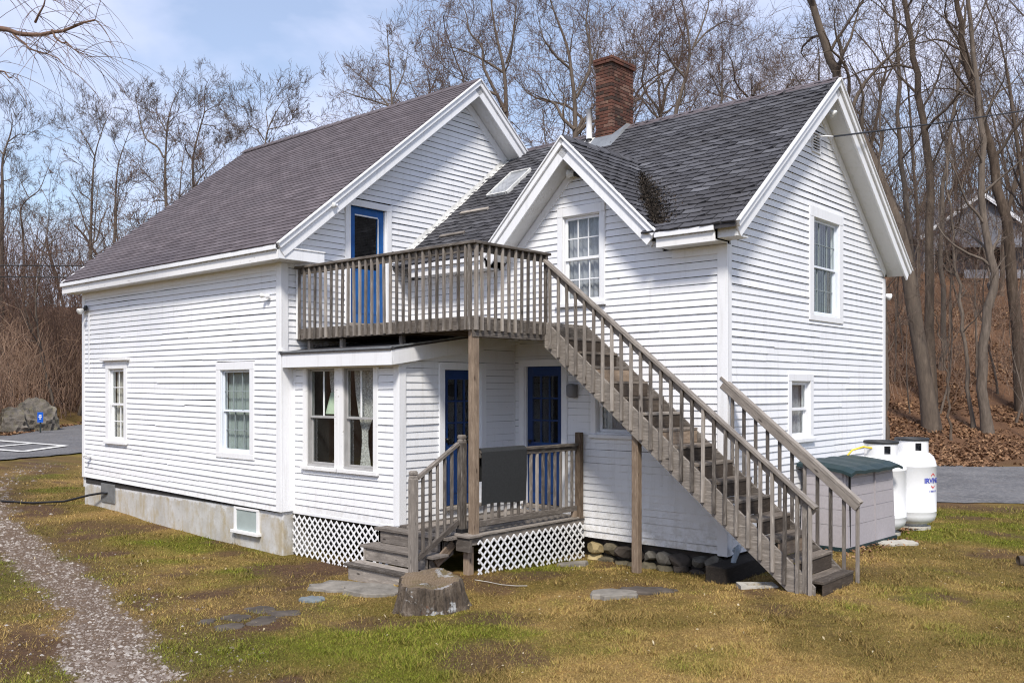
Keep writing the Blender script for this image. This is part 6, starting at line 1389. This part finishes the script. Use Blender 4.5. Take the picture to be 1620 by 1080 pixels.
# a few pale dead leaves over the lawn
rg = np.random.default_rng(15); X = rg.uniform(-3, 11, 800); Y = rg.uniform(-6, 9, 800); k_ = ~((Y > .1) & (X < 4.0) | (Y > 2.5) & (X < 6.4)); X = X[k_]; Y = Y[k_]
leaf_mesh('lawn_leaves', X, Y, ground_h(X, Y) + .035, .015, 'dry_leaf', 'small dry leaves scattered on the lawn', 'leaves', 16, tone=np.clip(rg.normal(.85, .15, len(X)), 0, 1))
X = np.concatenate([rg.normal(7.15, .18, 200), rg.normal(6.95, .12, 160)]); Y = np.concatenate([rg.uniform(4.4, 6.8, 200), rg.normal(7.45, .2, 160)]); leaf_mesh('drift_leaves', X, Y, ground_h(X, Y) + .03, .03, 'leaf_litter', 'fallen leaves drifted round the storage box and tanks', 'leaves', 17)
# debris in the valley beside the dormer
n = 5200; t = rg.beta(2.0, 1.15, n); yv = ye + .12 + (1 - t) * 1.45; zv = wE + swg * (yv - ye); xv = dorm[0] + (dorm[1] - zv) / dorm[2]; off = np.abs(rg.normal(0, .03 + .20 * t * (1.2 - t) * 1.6, n)) * rg.uniform(.3, 1.5, n); sgn = rg.random(n) < .7
xx = np.where(sgn, xv + off, xv - off * .5); zz = np.maximum(wE + swg * (yv - ye), dorm[1] - dorm[2] * np.abs(xx - dorm[0])) + .016 + .03 * np.exp(-(off / .06) ** 2) * rg.random(n)
leaf_mesh('roof_debris', xx, yv, zz, .017, 'dead_leaves', 'dark leaf debris and moss in the valley beside the dormer', 'leaves', 18, 1.0)
# grass blades
rg = np.random.default_rng(31); N = 420000
w = 6.8 / (1 - rg.random(N) * (1 - 6.8 / 30)); u = rg.uniform(-60, 1680, N); s = (u - 810) * w / FPX; X = CP[0] + FW[0] * w + RT[0] * s; Y = CP[1] + FW[1] * w + RT[1] * s
gv, dt, gn, tn = masks(X, Y)
indoor = ((X > -LM) & (X < .2) & (Y > .02)) | ((X > 0) & (X < 3.95) & (Y > .22)) | ((X > 0) & (X < XW) & (Y > YW)) | ((X > 2.2) & (X < 3.75) & (Y > -.6) & (Y < .3)) | (np.hypot(X - 4.42, Y + .98) < .44)
stone = np.zeros(N, bool)
for cx_, cy_, a_ in [(2.80, -.98, .27), (3.36, -.93, .27), (3.12, -1.68, .11), (5.93, .55, .17), (6.13, .98, .15), (7.33, 6.05, .14)] + [(f_[0], f_[1], f_[2] * .5) for f_ in fl]: stone |= np.hypot(X - cx_, Y - cy_) < a_
paved = (Y > 11.6 + .55 * np.clip(X - 6, 0, 20)) | (X < -19.5)
keep = ~indoor & ~stone & ~paved & (rg.random(N) > np.clip(gv * 1.05 + dt * .80, 0, 1))
X = X[keep]; Y = Y[keep]; w = w[keep]; gn = gn[keep]; tn = tn[keep]; n = len(X); Z = ground_h(X, Y)
a = rg.uniform(0, 6.28, n); clump = sstep(.50, .66, fbm(X * 4.5, Y * 4.5, 3)); hgt = rg.uniform(.010, .032, n) * (1 + .3 * gn) * (.75 + 1.1 * clump); wid = .0034 * np.clip(w / 8, 1, 3.2); ln = rg.uniform(.3, 1.5, n)
base = np.stack([X, Y, Z - .004], -1); side = np.stack([np.cos(a), np.sin(a), 0 * a], -1) * wid[:, None]; b2 = a + 1.57 + rg.normal(0, .5, n); tip = base + np.stack([np.cos(b2) * hgt * ln, np.sin(b2) * hgt * ln, hgt], -1)
V = np.stack([base - side, base + side, tip], 1).reshape(-1, 3); F = np.arange(3 * n).reshape(n, 3)
mixg = np.clip(gn * .8 + rg.normal(0, .22, n), 0, 1)[:, None]; straw = np.array([.42, .285, .100]) * np.clip(.50 + .40 * tn + rg.normal(0, .17, n), .1, 2)[:, None]; grn = np.array([.140, .172, .014]) * np.clip(1 + rg.normal(0, .28, n), .2, 3)[:, None]
col = np.clip(straw * (1 - mixg) + grn * mixg, .01, .6); col = np.concatenate([np.repeat(col, 3, 0), np.ones((3 * n, 1))], 1)
tag(mobj('grass', V, F, 'grass_blade', None, False, {'col': ('FLOAT_COLOR', col)}, centre=False), 'short patchy lawn grass, green and straw coloured', 'grass', kind='stuff')
# gravel pebbles
N = 90000; w = 7.0 / (1 - rg.random(N) * (1 - 7.0 / 30)); u = rg.uniform(-60, 700, N); s = (u - 810) * w / FPX; X = CP[0] + FW[0] * w + RT[0] * s; Y = CP[1] + FW[1] * w + RT[1] * s
gv = masks(X, Y)[0]; keep = (rg.random(N) < gv * 1.0 + .03 * (path_d(X, Y) < 2.2)) & (X > -21); X = X[keep]; Y = Y[keep]; w = w[keep]; n = len(X); Z = ground_h(X, Y)
r = rg.gamma(2.5, .0042, n) * np.clip(w / 11, 1, 2); O = np.array([(1, 0, 0), (0, 1, 0), (-1, 0, 0), (0, -1, 0), (.15, .1, .8), (.3, .4, .5)]); ang = rg.uniform(0, 6.28, n); c_, s_ = np.cos(ang), np.sin(ang)
sx_ = rg.uniform(.7, 1.4, n); V = np.empty((n, 5, 3))
for i in range(5):
    x_, y_, z_ = O[i] * 1.0; jx = 1 + rg.normal(0, .2, n); V[:, i, 0] = X + r * jx * (x_ * sx_ * c_ - y_ * s_); V[:, i, 1] = Y + r * jx * (x_ * sx_ * s_ + y_ * c_); V[:, i, 2] = Z + r * z_ * jx * .9 - .002
F = np.array([(0, 1, 4), (1, 2, 4), (2, 3, 4), (3, 0, 4)])[None] + (np.arange(n) * 5)[:, None, None]
tag(mobj('gravel', V.reshape(-1, 3), F.reshape(-1, 3), 'pebble', None, False, {'tone': ('FLOAT', np.repeat(np.clip(rg.normal(.55, .25, n), 0, 1), 5))}, centre=False), 'pale loose gravel of the track past the house', 'gravel', kind='stuff')
